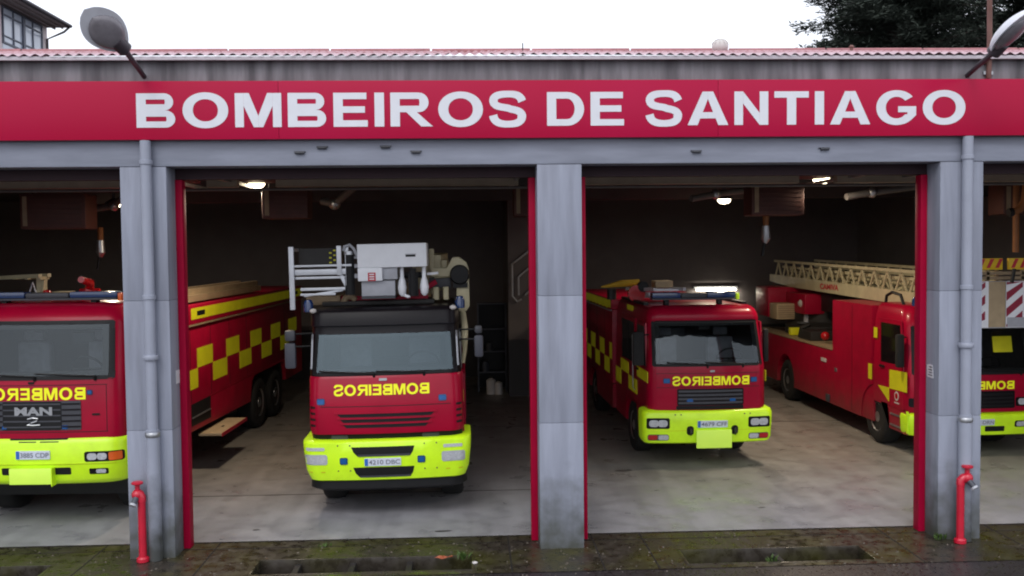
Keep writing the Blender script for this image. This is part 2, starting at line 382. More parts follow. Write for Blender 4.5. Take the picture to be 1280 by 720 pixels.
def windscreen(t, S_, zb, xb, zt, xt, w, m, off=.012):
    '''glass in a black rubber frame; half widths xb (bottom) and xt (top) of the frame, w frame width'''
    X = lambda z: xb+(xt-xb)*(z-zb)/(zt-zb)
    f = S_.patch([(zb,-X(zb)+.03,X(zb)-.03),(zb+.02,-X(zb),X(zb)),(zb+w*.7,-X(zb),X(zb))], .006, 'windscreen_frame', BLACK, t, n=24)
    S_.patch([(zt-w*.7,-X(zt),X(zt)),(zt-.02,-X(zt),X(zt)),(zt,-X(zt)+.03,X(zt)-.03)], .006, 'frame_top', BLACK, f, n=24)
    zz = [zb+w*.7+(zt-zb-1.4*w)*k/6 for k in range(7)]
    for s_ in (-1, 1): S_.patch([(z, min(s_*X(z), s_*(X(z)-w)), max(s_*X(z), s_*(X(z)-w))) for z in zz], .006, 'frame_side', BLACK, f, n=4)
    rows = [(z, -X(z)+w*.45, X(z)-w*.45) for z in [zb+w*.35+(zt-zb-w*.7)*k/6 for k in range(7)]]
    return S_.patch(rows, off, 'windscreen', m, t, n=24, depth=.002)
def cab_interior(t, S_, z0, z1, back):
    hw = S_.at(z1)[1]-.09; y0 = S_.at(z0)[0]
    mb = MB(); a, b, c, d = -hw, hw, z0-.75, z1+.06
    mb.add([(a,y0+.30,c),(b,y0+.30,c),(b,back,c),(a,back,c),(a,y0+.30,d),(b,y0+.30,d),(b,back,d),(a,back,d)], [(0,1,2,3),(1,2,6,5),(2,3,7,6),(3,0,4,7)])
    o = mb.build('cab_lining', LINER, t)
    MB().box(a,b,y0+.33,back,d-.02,d).build('headliner', HEADL, o)
    MB().box(-hw+.02,hw-.02,y0+.13,y0+.52,z0-.30,z0-.02).build('dashboard', DGREY, o, bevel=.04)
    for x in (-.52, .52):
        st = MB().box(x-.24,x+.24,y0+1.12,y0+1.28,z0-.55,z0+.34).box(x-.14,x+.14,y0+1.12,y0+1.22,z0+.36,z0+.52).build('seat', SEATM, t, bevel=.05)
        MB().box(x-.24,x+.24,y0+.72,y0+1.12,z0-.62,z0-.48).build('seat_cushion', SEATM, st, bevel=.05)
    pts = [(.52+.23*cos(2*pi*k/20), y0+.55-.10*sin(2*pi*k/20), z0+.0+.19*sin(2*pi*k/20)) for k in range(21)]
    w = MB().tube(pts, .016, 8, caps=False); w.tube([(.30,y0+.55,z0),(.74,y0+.55,z0)], .018, 6).tube([(.52,y0+.55,z0),(.52,y0+.35,z0-.25)], .03, 8); w.build('steering_wheel', BLACK, t, smooth=True)
    MB().box(-.20,.14,y0+back*.7,back-.02,z0+.25,z0+.42).build('rear_locker', MGREY, o, bevel=.02)
    MB().box(-.09,.09,y0+.30,y0+.33,z1-.10,z1-.04).build('inner_mirror', BLACK, o)
def rr(x0, x1, z0, z1, r):
    """rounded rectangle rows"""
    r = min(r, (z1-z0)/2*.95, abs(x1-x0)/2*.95); out = []
    for k in range(5):
        t = pi/2*k/4; out.append((z0+r-r*cos(t), x0+r-r*sin(t), x1-r+r*sin(t)))
    for k in range(5):
        t = pi/2*k/4; out.append((z1-r+r*sin(t), x0+r-r*cos(t), x1-r+r*cos(t)))
    return out
def trap(zb, xb0, xb1, zt, xt0, xt1, r=.05, n=8):
    """rows of a trapezoid with rounded corners"""
    out = []
    for k in range(n+1):
        t = k/n; z = zb+(zt-zb)*t; a = xb0+(xt0-xb0)*t; b = xb1+(xt1-xb1)*t
        d = min(z-zb, zt-z); i = r-sqrt(max(r*r-max(r-d,0)**2, 0)) if d < r else 0
        out.append((z, a+i, b-i))
    ex = []
    for f in (.25, .6):   # extra rows near both ends for the corner
        for z in (zb+r*f, zt-r*f):
            t = (z-zb)/(zt-zb); a = xb0+(xt0-xb0)*t; b = xb1+(xt1-xb1)*t; d = min(z-zb, zt-z)
            i = r-sqrt(max(r*r-max(r-d,0)**2, 0)); ex.append((z, a+i, b-i))
    return sorted(out+ex)
def side_panel(name, m, parent, poly, x, side, th=.012, bevel=0):
    """flat panel on a vehicle side: poly in (y,z); x outer face"""
    return MB().prism(poly, x, x-side*th, 'x').build(name, m, parent, bevel=bevel)
def arch_poly(y0, y1, z0, z1, arches, n=12):
    """rectangle with wheel arches cut from its lower edge; arches [(yc, zc, r)] in increasing y"""
    P = [(y0, z1), (y0, z0)]
    for yc, zc, r in arches:
        h = z0-zc; a0 = math.asin(max(-1, min(1, h/r)))
        for k in range(n+1):
            t = pi-a0-(pi-2*a0)*k/n; P.append((yc+r*cos(t), zc+r*sin(t)))
    P += [(y1, z0), (y1, z1)]
    return P

WHEELS = {}
def wheel(parent, x, y, r, side, w=.30):
    """tyre with a rim child; outer face at x"""
    o = MB().lathe([(r*.55,-w*.42),(r*.60,-w*.5),(r*.9,-w*.5),(r*.985,-w*.40),(r,-w*.2),(r,w*.2),(r*.985,w*.40),(r*.9,w*.5),(r*.62,w*.5),(r*.56,w*.40)], (0,0,0), 'x', 32).build('wheel', RUBBER, parent, smooth=True, ang=50)
    o.location = (x-side*w/2, y, r)
    mb = MB().lathe([(r*.57,w*.36*side),(r*.55,w*.46*side),(r*.50,w*.40*side),(r*.40,w*.15*side),(r*.30,w*.18*side),(r*.22,w*.20*side),(r*.20,w*.42*side),(r*.12,w*.47*side),(.01,w*.48*side)], (0,0,0), 'x', 24)
    for k in range(10):
        t = 2*pi*k/10; mb.lathe([(.018,w*.17*side),(.018,w*.24*side)], (0, r*.33*cos(t), r*.33*sin(t)), 'x', 6)
    mb.build('rim', STEEL if side else STEEL, o, smooth=True, ang=30)
    return o
def number_plate(parent, S_, x0, x1, z0, z1, txt, off=.02):
    p = S_.patch(rr(x0, x1, z0, z1, .01), off, 'number_plate', PLATEW, parent, n=4)
    S_.patch(rr(x0+.004, x0+.05, z0+.004, z1-.004, .005), off+.003, 'blue_band', PLATEB, p, n=2, depth=.002)
    h = (z1-z0)*.60; n = len(txt)
    o = plain_text(txt, h, 'characters', PLATET, p, lambda u, v: Vector((u, 0, v)))
    xs = [v.co.x for v in o.data.vertices]; k = (x1-x0-.075)/(max(xs)-min(xs)); mn = min(xs)
    for v in o.data.vertices:
        x = x0+.062+(v.co.x-mn)*k; z = z0+(z1-z0)*.22+v.co.z; v.co = (x, S_.F(x, z)-off-.004, z)
    return p
def light_bar(parent, x0, x1, y, z0, z1, d=.26):
    b = MB().box(x0, x1, y, y+d, z0, z0+.03).build('light_bar', DGREY, parent, bevel=.008)
    L = x1-x0
    for a, c, m in ((0, .34, BLUE), (.345, .655, DGREY), (.66, 1, BLUE)):
        MB().box(x0+L*a, x0+L*c, y+.01, y+d-.01, z0+.032, z1 if m is BLUE else z1-.012).build('blue_lens' if m is BLUE else 'centre_cover', m, b, bevel=.025)
    for f in (.18, .82):
        MB().box(x0+L*f-.04, x0+L*f+.04, y+.06, y+d-.06, z0-.09, z0-.002).build('bracket', BLACK, b, bevel=.01)
    return b
def wiper(parent, S_, xa, za, xb, zb):
    pts = []
    for k in range(9):
        t = k/8; x = xa+(xb-xa)*t; z = za+(zb-za)*t; pts.append((x, S_.F(x, z)-.028, z))
    mb = MB().tube(pts, .011, 6)
    x = xb+(xa-xb)*.5; mb.tube([(xa, S_.F(xa, za)-.012, za-.06), (xa, S_.F(xa, za)-.03, za)], .02, 6)
    return mb.build('wiper', BLACK, parent)
def mirror(parent, side, x, y, z0, z1, w=.20, xo=None, m=DGREY):
    """side mirror: housing on two arms"""
    zc = (z0+z1)/2
    h = MB().box(x-w/2, x+w/2, y, y+.11, z0, z1).build('mirror', m, parent, bevel=.04)
    MB().box(x-w/2+.025, x+w/2-.025, y+.112, y+.118, z0+.03, z1-.03).build('mirror_glass', STEEL, h)
    if xo is not None:
        mb = MB()
        mb.tube([(x, y+.06, z1-.06), (xo, y+.12, z1-.06)], .014, 6)
        mb.build('mirror_arm', BLACK, h)
    return h
def strobe(parent, S_, x, z, w=.10, h=.075, m=None):
    b = S_.patch(rr(x-w/2, x+w/2, z-h/2, z+h/2, .02), .012, 'strobe_light', BLUE, parent, n=3)
    S_.patch(rr(x-w/2+.012, x+w/2-.012, z-h/2+.012, z+h/2-.012, .015), .018, 'lens', BLUEB, b, n=3, depth=.004)
    return b
def headlight(parent, S_, x0, x1, z0, z1, lamps, amber=None):
    """dark housing with bright reflectors; lamps [(x, r)]; amber (x0,x1)"""
    h = S_.patch(rr(x0, x1, z0, z1, .03), .008, 'headlight', BLACKG, parent, n=8)
    zc = (z0+z1)/2
    for x, r in lamps:
        S_.patch(rr(x-r*1.15, x+r*1.15, zc-r*.85, zc+r*.85, r*.7), .013, 'reflector', LENS, h, n=6, depth=.004)
    if amber:
        S_.patch(rr(amber[0], amber[1], z0+.012, z1-.012, .02), .014, 'turn_signal', amber[2] if len(amber) > 2 else AMBER, h, n=5, depth=.004)
    return h

# ================================================================== FIRE ENGINES
TG = 'fire engines parked in the station bays'
def chassis(parent, hw, y0, y1, z0=.42, z1=.85):
    mb = MB()
    for s_ in (-1, 1): mb.box(s_*.38-.05, s_*.38+.05, y0, y1, z0, z1-.1)
    mb.box(-hw+.45, hw-.45, y0+.3, y1-.3, z0+.08, z1-.14)
    return mb.build('chassis', BLACK, parent)
def axle(parent, y, hw, r): MB().tube([(-hw+.3, y, r), (hw-.3, y, r)], .09, 10).build('axle', IRON, parent)

# ---------------------------------------------------------------- left: three-axle pumper, plain grille with lettering
def truck_left():
    t = empty('fire_engine', (-5.98, 1.3, 0), 'red fire engine with metal letters on its black grille, half hidden by the left pillar', 'fire engine', TG, rz=-.04)
    S1 = Surf([(1.05,.0,1.19),(1.30,-.005,1.215),(2.08,.0,1.215),(2.12,.01,1.215),(2.86,.17,1.185),(2.93,.20,1.165),(3.0,.26,1.13),(3.05,.33,1.08),(3.085,.43,1.0),(3.10,.58,.88)], .24, .10)
    cab = S1.shell(1.05, 3.10, 2.45, 'cab', RED, t, hole=(2.15,2.80)); cab_interior(t, S1, 2.15, 2.80, 2.40)
    # lower cab sides with front wheel arch
    for s_ in (-1, 1):
        MB().prism(arch_poly(.25, 2.45, .70, 1.06, [(1.30,.55,.66)]), s_*1.21, s_*1.13, 'x').build('wheel_arch', REDD, t)
    B = Surf([(.63,.07,1.15),(.66,.02,1.19),(.71,-.01,1.215),(.92,-.035,1.235),(.925,-.045,1.24),(1.20,-.05,1.24),(1.26,-.02,1.235),(1.30,.03,1.20),(1.315,.09,1.14)], .30, .10)
    bp = B.shell(.63, 1.315, .75, 'bumper', HIVIS, t)
    B.patch([(.918,-1.1,1.1),(.926,-1.1,1.1)], .004, 'bumper_seam', YREF, bp, n=30, depth=.004)
    B.patch(rr(-.31,.48,1.255,1.345,.02), .004, 'air_slot', BLACK, bp, n=8, depth=.1)
    for a, b in ((-.18,.06),(.11,.36)): B.patch(rr(a,b,1.225,1.238,.005), .004, 'thin_slot', BLACK, bp, n=4, depth=.02)
    for a, b in ((-.43,-.30),(.29,.51),): B.patch(rr(a,b,.775,.875,.02), .004, 'fog_opening', BLACK, bp, n=4)
    for s_, a, b in ((1,.70,1.19),(-1,-1.19,-.70)):
        headlight(bp, B, a, b, .95, 1.09, [(s_*.80,.055),(s_*.93,.055)], (min(s_*1.02,s_*1.17), max(s_*1.02,s_*1.17)))
        f = B.patch(rr(min(s_*.75,s_*1.0),max(s_*.75,s_*1.0),.772,.852,.015), .006, 'fog_light', BLACKG, bp, n=5)
        B.patch(rr(min(s_*.84,s_*.97),max(s_*.84,s_*.97),.785,.84,.02), .010, 'reflector', LENS, f, n=4, depth=.004)
    number_plate(bp, B, -.21, .25, 1.0, 1.115, '3885 CDP')
    MB().box(-.285,.285,-.115,-.09,.665,.885).build('tow_cover_plate', HIPALE, bp, bevel=.01)
    MB().box(.288,.30,-.125,.0,.64,.885).build('plate_edge', HIVIS, bp)
    # front grille
    for z in (1.355, 1.80+.20): S1.patch([(z-.004,-1.0,1.0),(z+.004,-1.0,1.0)], .003, 'panel_seam', BLACK, t, n=24, depth=.003)
    for s_ in (-1, 1):
        S1.patch([(1.36,min(s_*.985,s_*.992),max(s_*.985,s_*.992)),(1.995,min(s_*.985,s_*.992),max(s_*.985,s_*.992))], .003, 'panel_seam', BLACK, t, n=1, depth=.003)
        S1.patch(rr(min(s_*.80,s_*.90),max(s_*.80,s_*.90),1.58,1.605,.01), .012, 'grab_handle', BLACK, t, n=3)
    S1.patch(rr(-.04,.04,2.02,2.05,.01), .012, 'washer_nozzle', BLACK, t, n=2)
    g = S1.patch(rr(-.655,.655,1.385,1.785,.02), .010, 'grille', DGREY, t, n=20, depth=.04)
    S1.patch(rr(-.40,.40,1.392,1.778,.02), .016, 'grille_centre', BLACK, g, n=14, depth=.004)
    for k in range(5):
        z = 1.43+k*.078
        for a, b in ((-.65,-.41),(.41,.65),(-.39,.39)):
            S1.patch([(z-.008,a,b),(z+.012,a,b)], .020, 'slat', BLACKG if abs(a) > .395 or b > .395 else DGREY, g, n=8, depth=.004)
    me = plain_text('MAN', .11, 'grille_letters', STEEL, g, lambda u, v: Vector((u,0,v)), bold=.06)
    xs = [v.co.x for v in me.data.vertices]; a, b = min(xs), max(xs)
    for v in me.data.vertices:
        x = -.225+(v.co.x-a)/(b-a)*.51; z = 1.60+v.co.z; v.co = (x, S1.F(x, z)-.032, z)
    def bs(x, z): return (x, S1.F(x, z)-.030, z)
    MB().tube([bs(-.05,1.545), bs(.02,1.56), bs(.09,1.55), bs(.07,1.515), bs(.0,1.49), bs(-.06,1.465), bs(.03,1.46), bs(.12,1.465)], .011, 6).build('grille_emblem', STEEL, g)
    for s_ in (-1, 1): strobe(t, S1, .03+s_*.41, 1.425, .09, .06); strobe(t, S1, .0+s_*.775, 1.895, .075, .07)
    letters('BOMBEROS', -.70, .72, 1.80, 1.965, S1.F, 'lettering', YTEXT, t, mirror=True, gap=.17)
    # windscreen
    w = windscreen(t, S1, 2.07, 1.10, 2.87, 1.06, .16, glass_mat('windscreen_glass_left', 1.6, (.80,.86,.86), (.86,.95,1)))
    for a, b in ((-.75,-.05),(.05,.75)): wiper(t, S1, b+.1, 2.12, a, 2.16)
    # cab sides
    for s_ in (-1, 1):
        d = side_panel('door', RED, t, [(.42,1.12),(.42,2.05),(.50,2.78),(1.55,2.78),(1.55,1.12)], s_*1.218, s_, .03)
        side_panel('side_window', GLASSS, d, [(.50,2.02),(.56,2.70),(1.48,2.70),(1.48,2.02)], s_*1.222, s_, .01)
        MB().box(s_*1.22, s_*1.245, 1.32, 1.50, 1.82, 1.86).build('handle', BLACK, d, bevel=.006)
        for a, b, z0, z1 in ((.35,.72,1.80,2.0),(.74,1.10,1.60,1.79),(1.12,1.5,1.80,2.0)):
            side_panel('check_square', YREF, t, [(a,z0),(a,z1),(b,z1),(b,z0)], s_*1.224, s_, .01)
        mirror(t, s_, s_*1.44, .22, 2.05, 2.62, .2, s_*1.2)
    light_bar(t, -1.0, .98, .52, 3.13, 3.25)
    MB().box(.985,1.04,.54,.74,3.12,3.23).build('amber_marker', AMBER, t, bevel=.012)
    # rear body
    body = MB().box(-1.17,1.17,2.62,11.65,1.22,2.56).build('body', REDD, t, bevel=.015)
    MB().box(-1.20,1.20,2.62,11.65,2.575,2.90).build('body_top_band', REDD, t, bevel=.015)
    MB().box(1.17,1.206,2.64,11.63,2.545,2.572).build('gutter_rail', TAN, t)
    low = [(2.62,1.218),(2.62,.78),(6.7,.70),(6.74,.9),(6.85,1.12),(7.05,1.20),(9.5,1.20),(9.7,1.12),(9.82,.9),(9.86,.72),(11.65,.72),(11.65,1.218)]
    for s_ in (-1, 1): MB().prism(low, s_*1.165, s_*1.08, 'x').build('lower_panel', REDD, t)
    for s_ in (-1, 1):
        x = s_*1.204
        side_panel('yellow_stripe', YREF, t, [(3.0,2.655),(3.0,2.845),(11.6,2.845),(11.6,2.655)], x, s_, .01)
        for a in (3.3, 10.7): side_panel('stripe_slot', BLACK, t, [(a,2.71),(a,2.79),(a+.42,2.79),(a+.42,2.71)], x+s_*.003, s_, .005)
        x = s_*1.174
        for k in range(5):
            a = 3.35+k*1.71
            side_panel('check_square', YREF, t, [(a,1.812),(a,2.145),(a+.86,2.145),(a+.86,1.812)], x, s_, .008)
            a = 2.51+k*1.71 if k else 2.75
            side_panel('check_square', YREF, t, [(a,1.478),(a,1.808),(2.51+k*1.71+.86,1.808),(2.51+k*1.71+.86,1.478)], x, s_, .008)
        for a in (3.0, 4.1, 5.25, 6.45, 9.75, 10.8): side_panel('shutter_joint', BLACK, t, [(a,1.26),(a,2.5),(a+.015,2.5),(a+.015,1.26)], s_*1.1725, s_, .004)
    lk = side_panel('open_locker', BLACK, t, [(3.0,.86),(3.0,1.36),(4.05,1.30),(4.05,.84)], 1.169, 1, .004)
    MB().box(1.171,1.19,3.02,4.0,.99,1.01).build('locker_shelf', STEEL, lk)
    st = MB().prism([(3.55,.60),(3.55,.64),(5.12,.64),(5.12,.60)], 1.10, 1.50, 'x').build('fold_down_step', BEIGE, t)
    MB().box(1.502,1.515,3.55,5.12,.585,.645).build('step_edge', RED, st)
    MB().box(1.30,1.34,4.2,4.3,.641,.645).build('step_latch', BLACK, st)
    chassis(t, 1.15, .6, 11.4, .5, 1.22)
    MB().box(-1.1,1.1,.55,.62,.36,.66).build('bumper_shade_panel', BLACK, t, bevel=.02)  # added black sheet, makes the dark band of shade beneath the bumper
    for y in (1.30, 7.6, 9.0):
        axle(t, y, 1.1, .54)
        for s_ in (-1, 1): wheel(t, s_*1.14, y, .54, s_, .38)
    # things bolted to the roof
    lad = MB()
    for x in (.62, .98): lad.box(x-.035, x+.035, 3.0, 8.0, 3.02, 3.15)
    for k in range(15): lad.box(.64,.96,3.2+k*.33,3.25+k*.33,3.06,3.10)
    lad.box(1.0,1.1,3.05,7.95,2.94,3.05)
    lad.build('roof_ladder', TAN, t)
    MB().box(.1,.95,3.4,7.8,2.90,2.99).build('roof_locker', TAN, t, bevel=.02)
    mb = MB(); mb.bar((-1.9,2.9,3.40),(-.95,2.3,3.44),.06); mb.bar((-1.9,3.2,3.40),(-.95,2.6,3.44),.06)
    for k in range(4): mb.bar((-1.85+k*.28,2.85-k*.16,3.40),(-1.85+k*.28,3.15-k*.16,3.40),.05)
    mb.bar((-1.15,2.75,2.9),(-1.15,2.75,3.40),.12).bar((-1.1,2.6,2.95),(-1.0,2.55,3.40),.06).box(-1.15,-.9,2.6,3.4,2.9,3.15)
    mb.build('rear_ladder_gantry', CREAM, t)
    mb = MB().tube([(-.68,1.3,3.1),(-.58,1.3,3.36),(-.50,1.3,3.1)], .016, 6).tube([(-.72,1.3,3.16),(-.44,1.3,3.16)], .014, 6); mb.build('antenna_stand', LGREY, t)
    MB().lathe([(.07,3.1),(.07,3.19),(.05,3.24),(.01,3.25)], (-.42,1.4,0), 'z', 14).build('red_beacon', REDL, t, smooth=True)
    mb = MB().tube([(.02,1.8,3.08),(.04,1.8,3.26),(.10,1.7,3.34),(.14,1.3,3.40)], [.08,.07,.06,.05], 10); mb.tube([(-.10,1.8,3.2),(.20,1.8,3.2)], .05, 8); mb.build('water_monitor', REDL, t, smooth=True)
    return t

# ---------------------------------------------------------------- second bay: platform engine with black upper cab
def truck_platform():
    t = empty('fire_engine', (-1.185, 1.5, 0), 'red fire engine with black cab top and white rescue platform folded above it', 'fire engine', TG, rz=.008, ry=-.013)
    H = Surf([(1.22,-.02,1.075),(1.30,-.035,1.09),(1.6,-.03,1.09),(2.0,.0,1.08),(2.032,.02,1.07)], .20, .09)
    H.shell(1.22, 2.032, 2.3, 'cab', RED, t)
    U = Surf([(2.034,.03,1.075),(2.10,.035,1.075),(2.66,.165,1.045),(2.73,.175,1.045),(2.735,.12,1.055),(2.92,.14,1.055),(2.965,.18,1.03),(2.985,.26,.97)], .20, .09)
    U.shell(2.034, 2.985, 2.3, 'cab_upper', BLACKG, t, hole=(2.12,2.58)); cab_interior(t, U, 2.12, 2.60, 2.2)
    U.patch([(2.722,-1.0,1.0),(2.74,-1.0,1.0)], .012, 'visor_edge', MGREY, t, n=24, depth=.01)
    windscreen(t, U, 2.045, 1.02, 2.66, .985, .13, glass_mat('windscreen_glass_platform', 1.86, (.72,.80,.82), (.74,.92,1)))
    U.patch(trap(2.62,-.985,.985,2.715,-.98,.98,.02), .009, 'sunband', BLACKG, t, n=24)
    wiper(t, U, -.15, 2.07, -.92, 2.11); wiper(t, U, .55, 2.075, -.12, 2.10)
    # hood details
    H.patch(rr(-1.0,1.0,1.605,1.615,.003), .002, 'hood_seam', BLACK, t, n=20, depth=.003)
    for k in range(3):
        z = 1.335+k*.075; e = .66-(.04*(2-k))
        H.patch([(z-.024,-e+.03,e-.03),(z,-e,e),(z+.024,-e-.02,e+.02)], .006, 'grille_slot', BLACK, t, n=14)
        H.patch([(z+.024,-e-.06,e+.06),(z+.044,-e-.06,e+.06)], .020, 'grille_blade', RED, t, n=14, depth=.03)
    for s_ in (-1, 1):
        for k in range(4):
            z = 1.33+k*.085; H.patch([(z,min(s_*.99,s_*1.07),max(s_*.99,s_*1.07)),(z+.03,min(s_*.99,s_*1.07),max(s_*.99,s_*1.07))], .006, 'side_louvre', BLACK, t, n=5)
    for x, z in ((-.905,1.685),(.80,1.70)): strobe(t, H, x, z, .115, .09)
    letters('BOMBEIROS', -.715, .62, 1.765, 1.915, H.F, 'lettering', YTEXT, t, mirror=True, gap=.13)
    H.patch(rr(-.08,.03,1.965,2.0,.01), .012, 'hood_latch', STEEL, t, n=4)
    G = Surf([(1.08,.06,1.07),(1.225,.03,1.07)], .2, .09); G.shell(1.08, 1.225, 1.6, 'black_gap_panel', BLACK, t)
    for x in (-.66,.62): G.patch(rr(x-.12,x+.12,1.14,1.20,.02), .02, 'step_pad', DGREY, t, n=4)
    B = Surf([(.55,.04,1.07),(.57,-.01,1.10),(.70,-.05,1.15),(.95,-.07,1.18),(1.10,-.065,1.19),(1.128,-.04,1.185),(1.14,.02,1.15)], .19, .09)
    bp = B.shell(.55, 1.14, .9, 'bumper', HIVIS, t)
    K = Surf([(.41,.07,1.08),(.44,.03,1.12),(.548,.03,1.11)], .28, .10); K.shell(.41, .548, .9, 'bumper_skirt', BLACK, t)
    MB().box(-.9,.9,.85,.9,.2,.5).build('skirt_shade_panel', BLACK, t, bevel=.02)  # black panel added to stand in for the shadow below the skirt
    for z0, z1, a, b in ((.91,1.045,-.49,.39),(.605,.755,-.47,.385)):
        zc = z0+(z1-z0)*.45
        B.patch([(z0,a+.09,b-.06),(zc,a+.03,b-.02),(z1,a,b)], .006, 'air_intake', BLACK, bp, n=10, depth=.08)
        B.patch([(z0,a+.10,b-.07),(z0+.03,a+.08,b-.05)], .012, 'intake_lip', DGREY, bp, n=8, depth=.006)
    for x in (-.72,.66): B.patch([(.57,x-.004,x+.004),(1.12,x-.004,x+.004)], .003, 'bumper_seam', YREF, bp, n=1, depth=.003)
    for x in (-.72,-.55,.49,.66):
        for z in (.70,1.06): B.patch(rr(x+.03,x+.05,z,z+.02,.009), .006, 'bolt', DGREY, bp, n=2, depth=.004)
    number_plate(bp, B, -.31, .20, .775, .885, '4210 DBC')
    for x in (-.60,.485): strobe(bp, B, x, .85, .11, .10)
    for s_ in (-1, 1):
        c = s_*.965-.03
        h = B.patch(rr(c-.165,c+.165,.80,.945,.03), .008, 'headlight', LGREY, bp, n=8)
        for q in (-.075,.075): B.patch(rr(c+q-.065,c+q+.065,.815,.93,.05), .013, 'reflector', LENS, h, n=5, depth=.004)
        i = B.patch(rr(c-.14,c+.13,1.0,1.045,.015), .008, 'turn_signal', LENS, bp, n=5)
        for q in (-.08,.10): B.patch(rr(c+q-.03,c+q+.03,.685,.70,.005), .004, 'bumper_hole', YREF, bp, n=3, depth=.004)
        mirror(t, s_, s_*1.345-.01, .28, 2.13 if s_ < 0 else 2.22, 2.50 if s_ < 0 else 2.54, .16 if s_ < 0 else .13, s_*1.06, MGREY)
        mirror(t, s_, s_*1.345-.01, .30, 2.52 if s_ < 0 else 2.56, 2.68 if s_ < 0 else 2.68, .15 if s_ < 0 else .11, s_*1.06, DGREY)
        d = side_panel('door', RED, t, [(.40,1.0),(.40,2.02),(1.5,2.02),(1.5,1.0)], s_*1.096, s_, .03)
        side_panel('side_window', GLASSS, t, [(.42,2.06),(.52,2.62),(1.45,2.62),(1.45,2.06)], s_*1.082, s_, .03)
        # grab rail on the black pillar
        MB().tube([(s_*1.035,.12,2.14),(s_*1.03,.13,2.2),(s_*1.02,.20,2.55),(s_*1.02,.24,2.62)], .014, 6).build('grab_rail', STEEL, t)
        MB().prism(arch_poly(.55, 2.3, .55, 1.21, [(1.35,.52,.62)]), s_*1.07, s_*1.0, 'x').build('wheel_arch', REDD, t)
    side_panel('yellow_tag', YREF, t, [(.55,1.55),(.55,1.70),(.75,1.70),(.75,1.55)], 1.10, 1, .006)
    # roof edge: beacons and small floodlights
    for s_, x in ((-1,-1.10),(1,1.08)):
        MB().lathe([(.07,2.93),(.07,3.05),(.05,3.10),(.01,3.11)], (x,.45,0), 'z', 16).build('blue_beacon', BLUE, t, smooth=True)
        MB().sphere((x-s_*.10,.22,2.955), .05, 12, 8, .7).build('floodlight', HELM, t, smooth=True)
    # turntable body behind the cab
    chassis(t, 1.1, .6, 9.4, .45, .95)
    MB().box(-1.13,1.13,2.45,9.5,.95,1.72).build('body', REDD, t, bevel=.03)
    for s_ in (-1, 1): MB().prism(arch_poly(2.45,9.5,.55,.96,[(5.6,.52,.62),(6.95,.52,.62)]), s_*1.12, s_*1.04, 'x').build('lower_panel', REDD, t)
    for y in (1.35,5.6,6.95):
        axle(t, y, 1.0, .52)
        for s_ in (-1, 1): wheel(t, s_*1.06, y, .52, s_, .34)
    MB().lathe([(.95,1.72),(.95,1.95),(.8,2.0),(.8,2.5),(.01,2.5)], (.0,6.6,0), 'z', 30).build('turntable', IRON, t, smooth=True)
    bm_ = MB().box(-.32,.38,2.2,9.3,2.46,3.02).box(-.24,.30,1.6,8.9,2.60,2.9); bm_.build('lower_boom', TAN, t, bevel=.02)
    ub = MB().box(.36,.80,1.35,8.8,3.15,3.70).box(.80,.90,1.3,2.6,3.45,3.62).box(.62,.70,1.25,1.35,3.10,3.80); ub.build('upper_boom', CREAM, t, bevel=.02)
    # knuckle at the right
    kn = MB().prism([(.90,3.52),(.98,3.66),(1.08,3.665),(1.19,3.58),(1.225,3.48),(1.225,2.92),(1.17,2.84),(1.06,2.84),(1.03,2.95),(1.03,3.3),(.90,3.40)], 1.05, 1.6, 'y').build('boom_knuckle', CREAM, t, bevel=.02)
    MB().lathe([(.15,1.04),(.15,.98),(.13,.95),(.01,.945)], (1.085,0,3.40), 'y', 22).build('knuckle_pin', BLACK, kn, smooth=True)
    MB().box(.98,1.2,1.0,1.045,3.20,3.28).build('knuckle_bracket', BLACK, kn)
    mb = MB().tube([(1.12,.95,2.82),(1.14,.7,2.62),(1.13,.6,2.45),(1.13,.7,2.3),(1.10,.75,2.1)], [.045,.05,.05,.035,.03], 8)
    mb.build('hydraulic_hose', CREAM, t, smooth=True)
    mb = MB().tube([(.70,1.1,3.36),(1.0,1.1,3.37)], .012, 6).box(.66,.92,1.05,1.25,3.38,3.50).box(.70,.74,.95,1.05,3.05,3.20).box(.84,.90,.95,1.05,3.03,3.20).tube([(.72,1.0,3.03),(.72,1.0,3.22)], .05, 8).tube([(.87,1.0,3.03),(.87,1.0,3.22)], .045, 8)
    mb.build('valve_block', CREAM, t)
    MB().box(.62,.95,1.15,1.3,3.20,3.36).build('control_box', DGREY, t, bevel=.01)
    MB().bar((.42,1.0,3.12),(.72,1.1,3.30),.07).bar((-.9,1.0,3.08),(.6,1.1,3.06),.08).build('red_strut', REDD, t)
    # rescue cage: white box, open frame, hook
    MB().box(-.37,.62,.34,1.0,3.545,3.885).build('platform_box', WHITE, t, bevel=.012)
    MB().box(-.37,-.02,.34,1.0,3.355,3.5445).build('platform_box_side', WHITE, t, bevel=.012)
    MB().box(-.018,.19,.40,1.0,3.37,3.5435).build('platform_inner_box', LGREY, t, bevel=.008)
    lb = MB().box(-.33,.15,.44,1.0,3.135,3.353).build('platform_floor_box', LGREY, t, bevel=.008); MB().box(-.33,.15,.42,1.0,3.095,3.133).build('floor_edge', DGREY, lb)
    sl = MB().box(.32,.46,.333,.339,3.69,3.72).build('box_slot', BLACK, t); MB().box(.31,.47,.334,.339,3.722,3.732).build('slot_rim', LGREY, sl)
    rl = MB().box(-.225,-.115,.334,.339,3.355,3.475).build('red_pictogram', REDMK, t)
    for k in range(3): MB().box(-.205,-.135,.329,.333,3.375+k*.034,3.39+k*.034).build('pictogram_line', WHITE, rl)
    mb = MB()
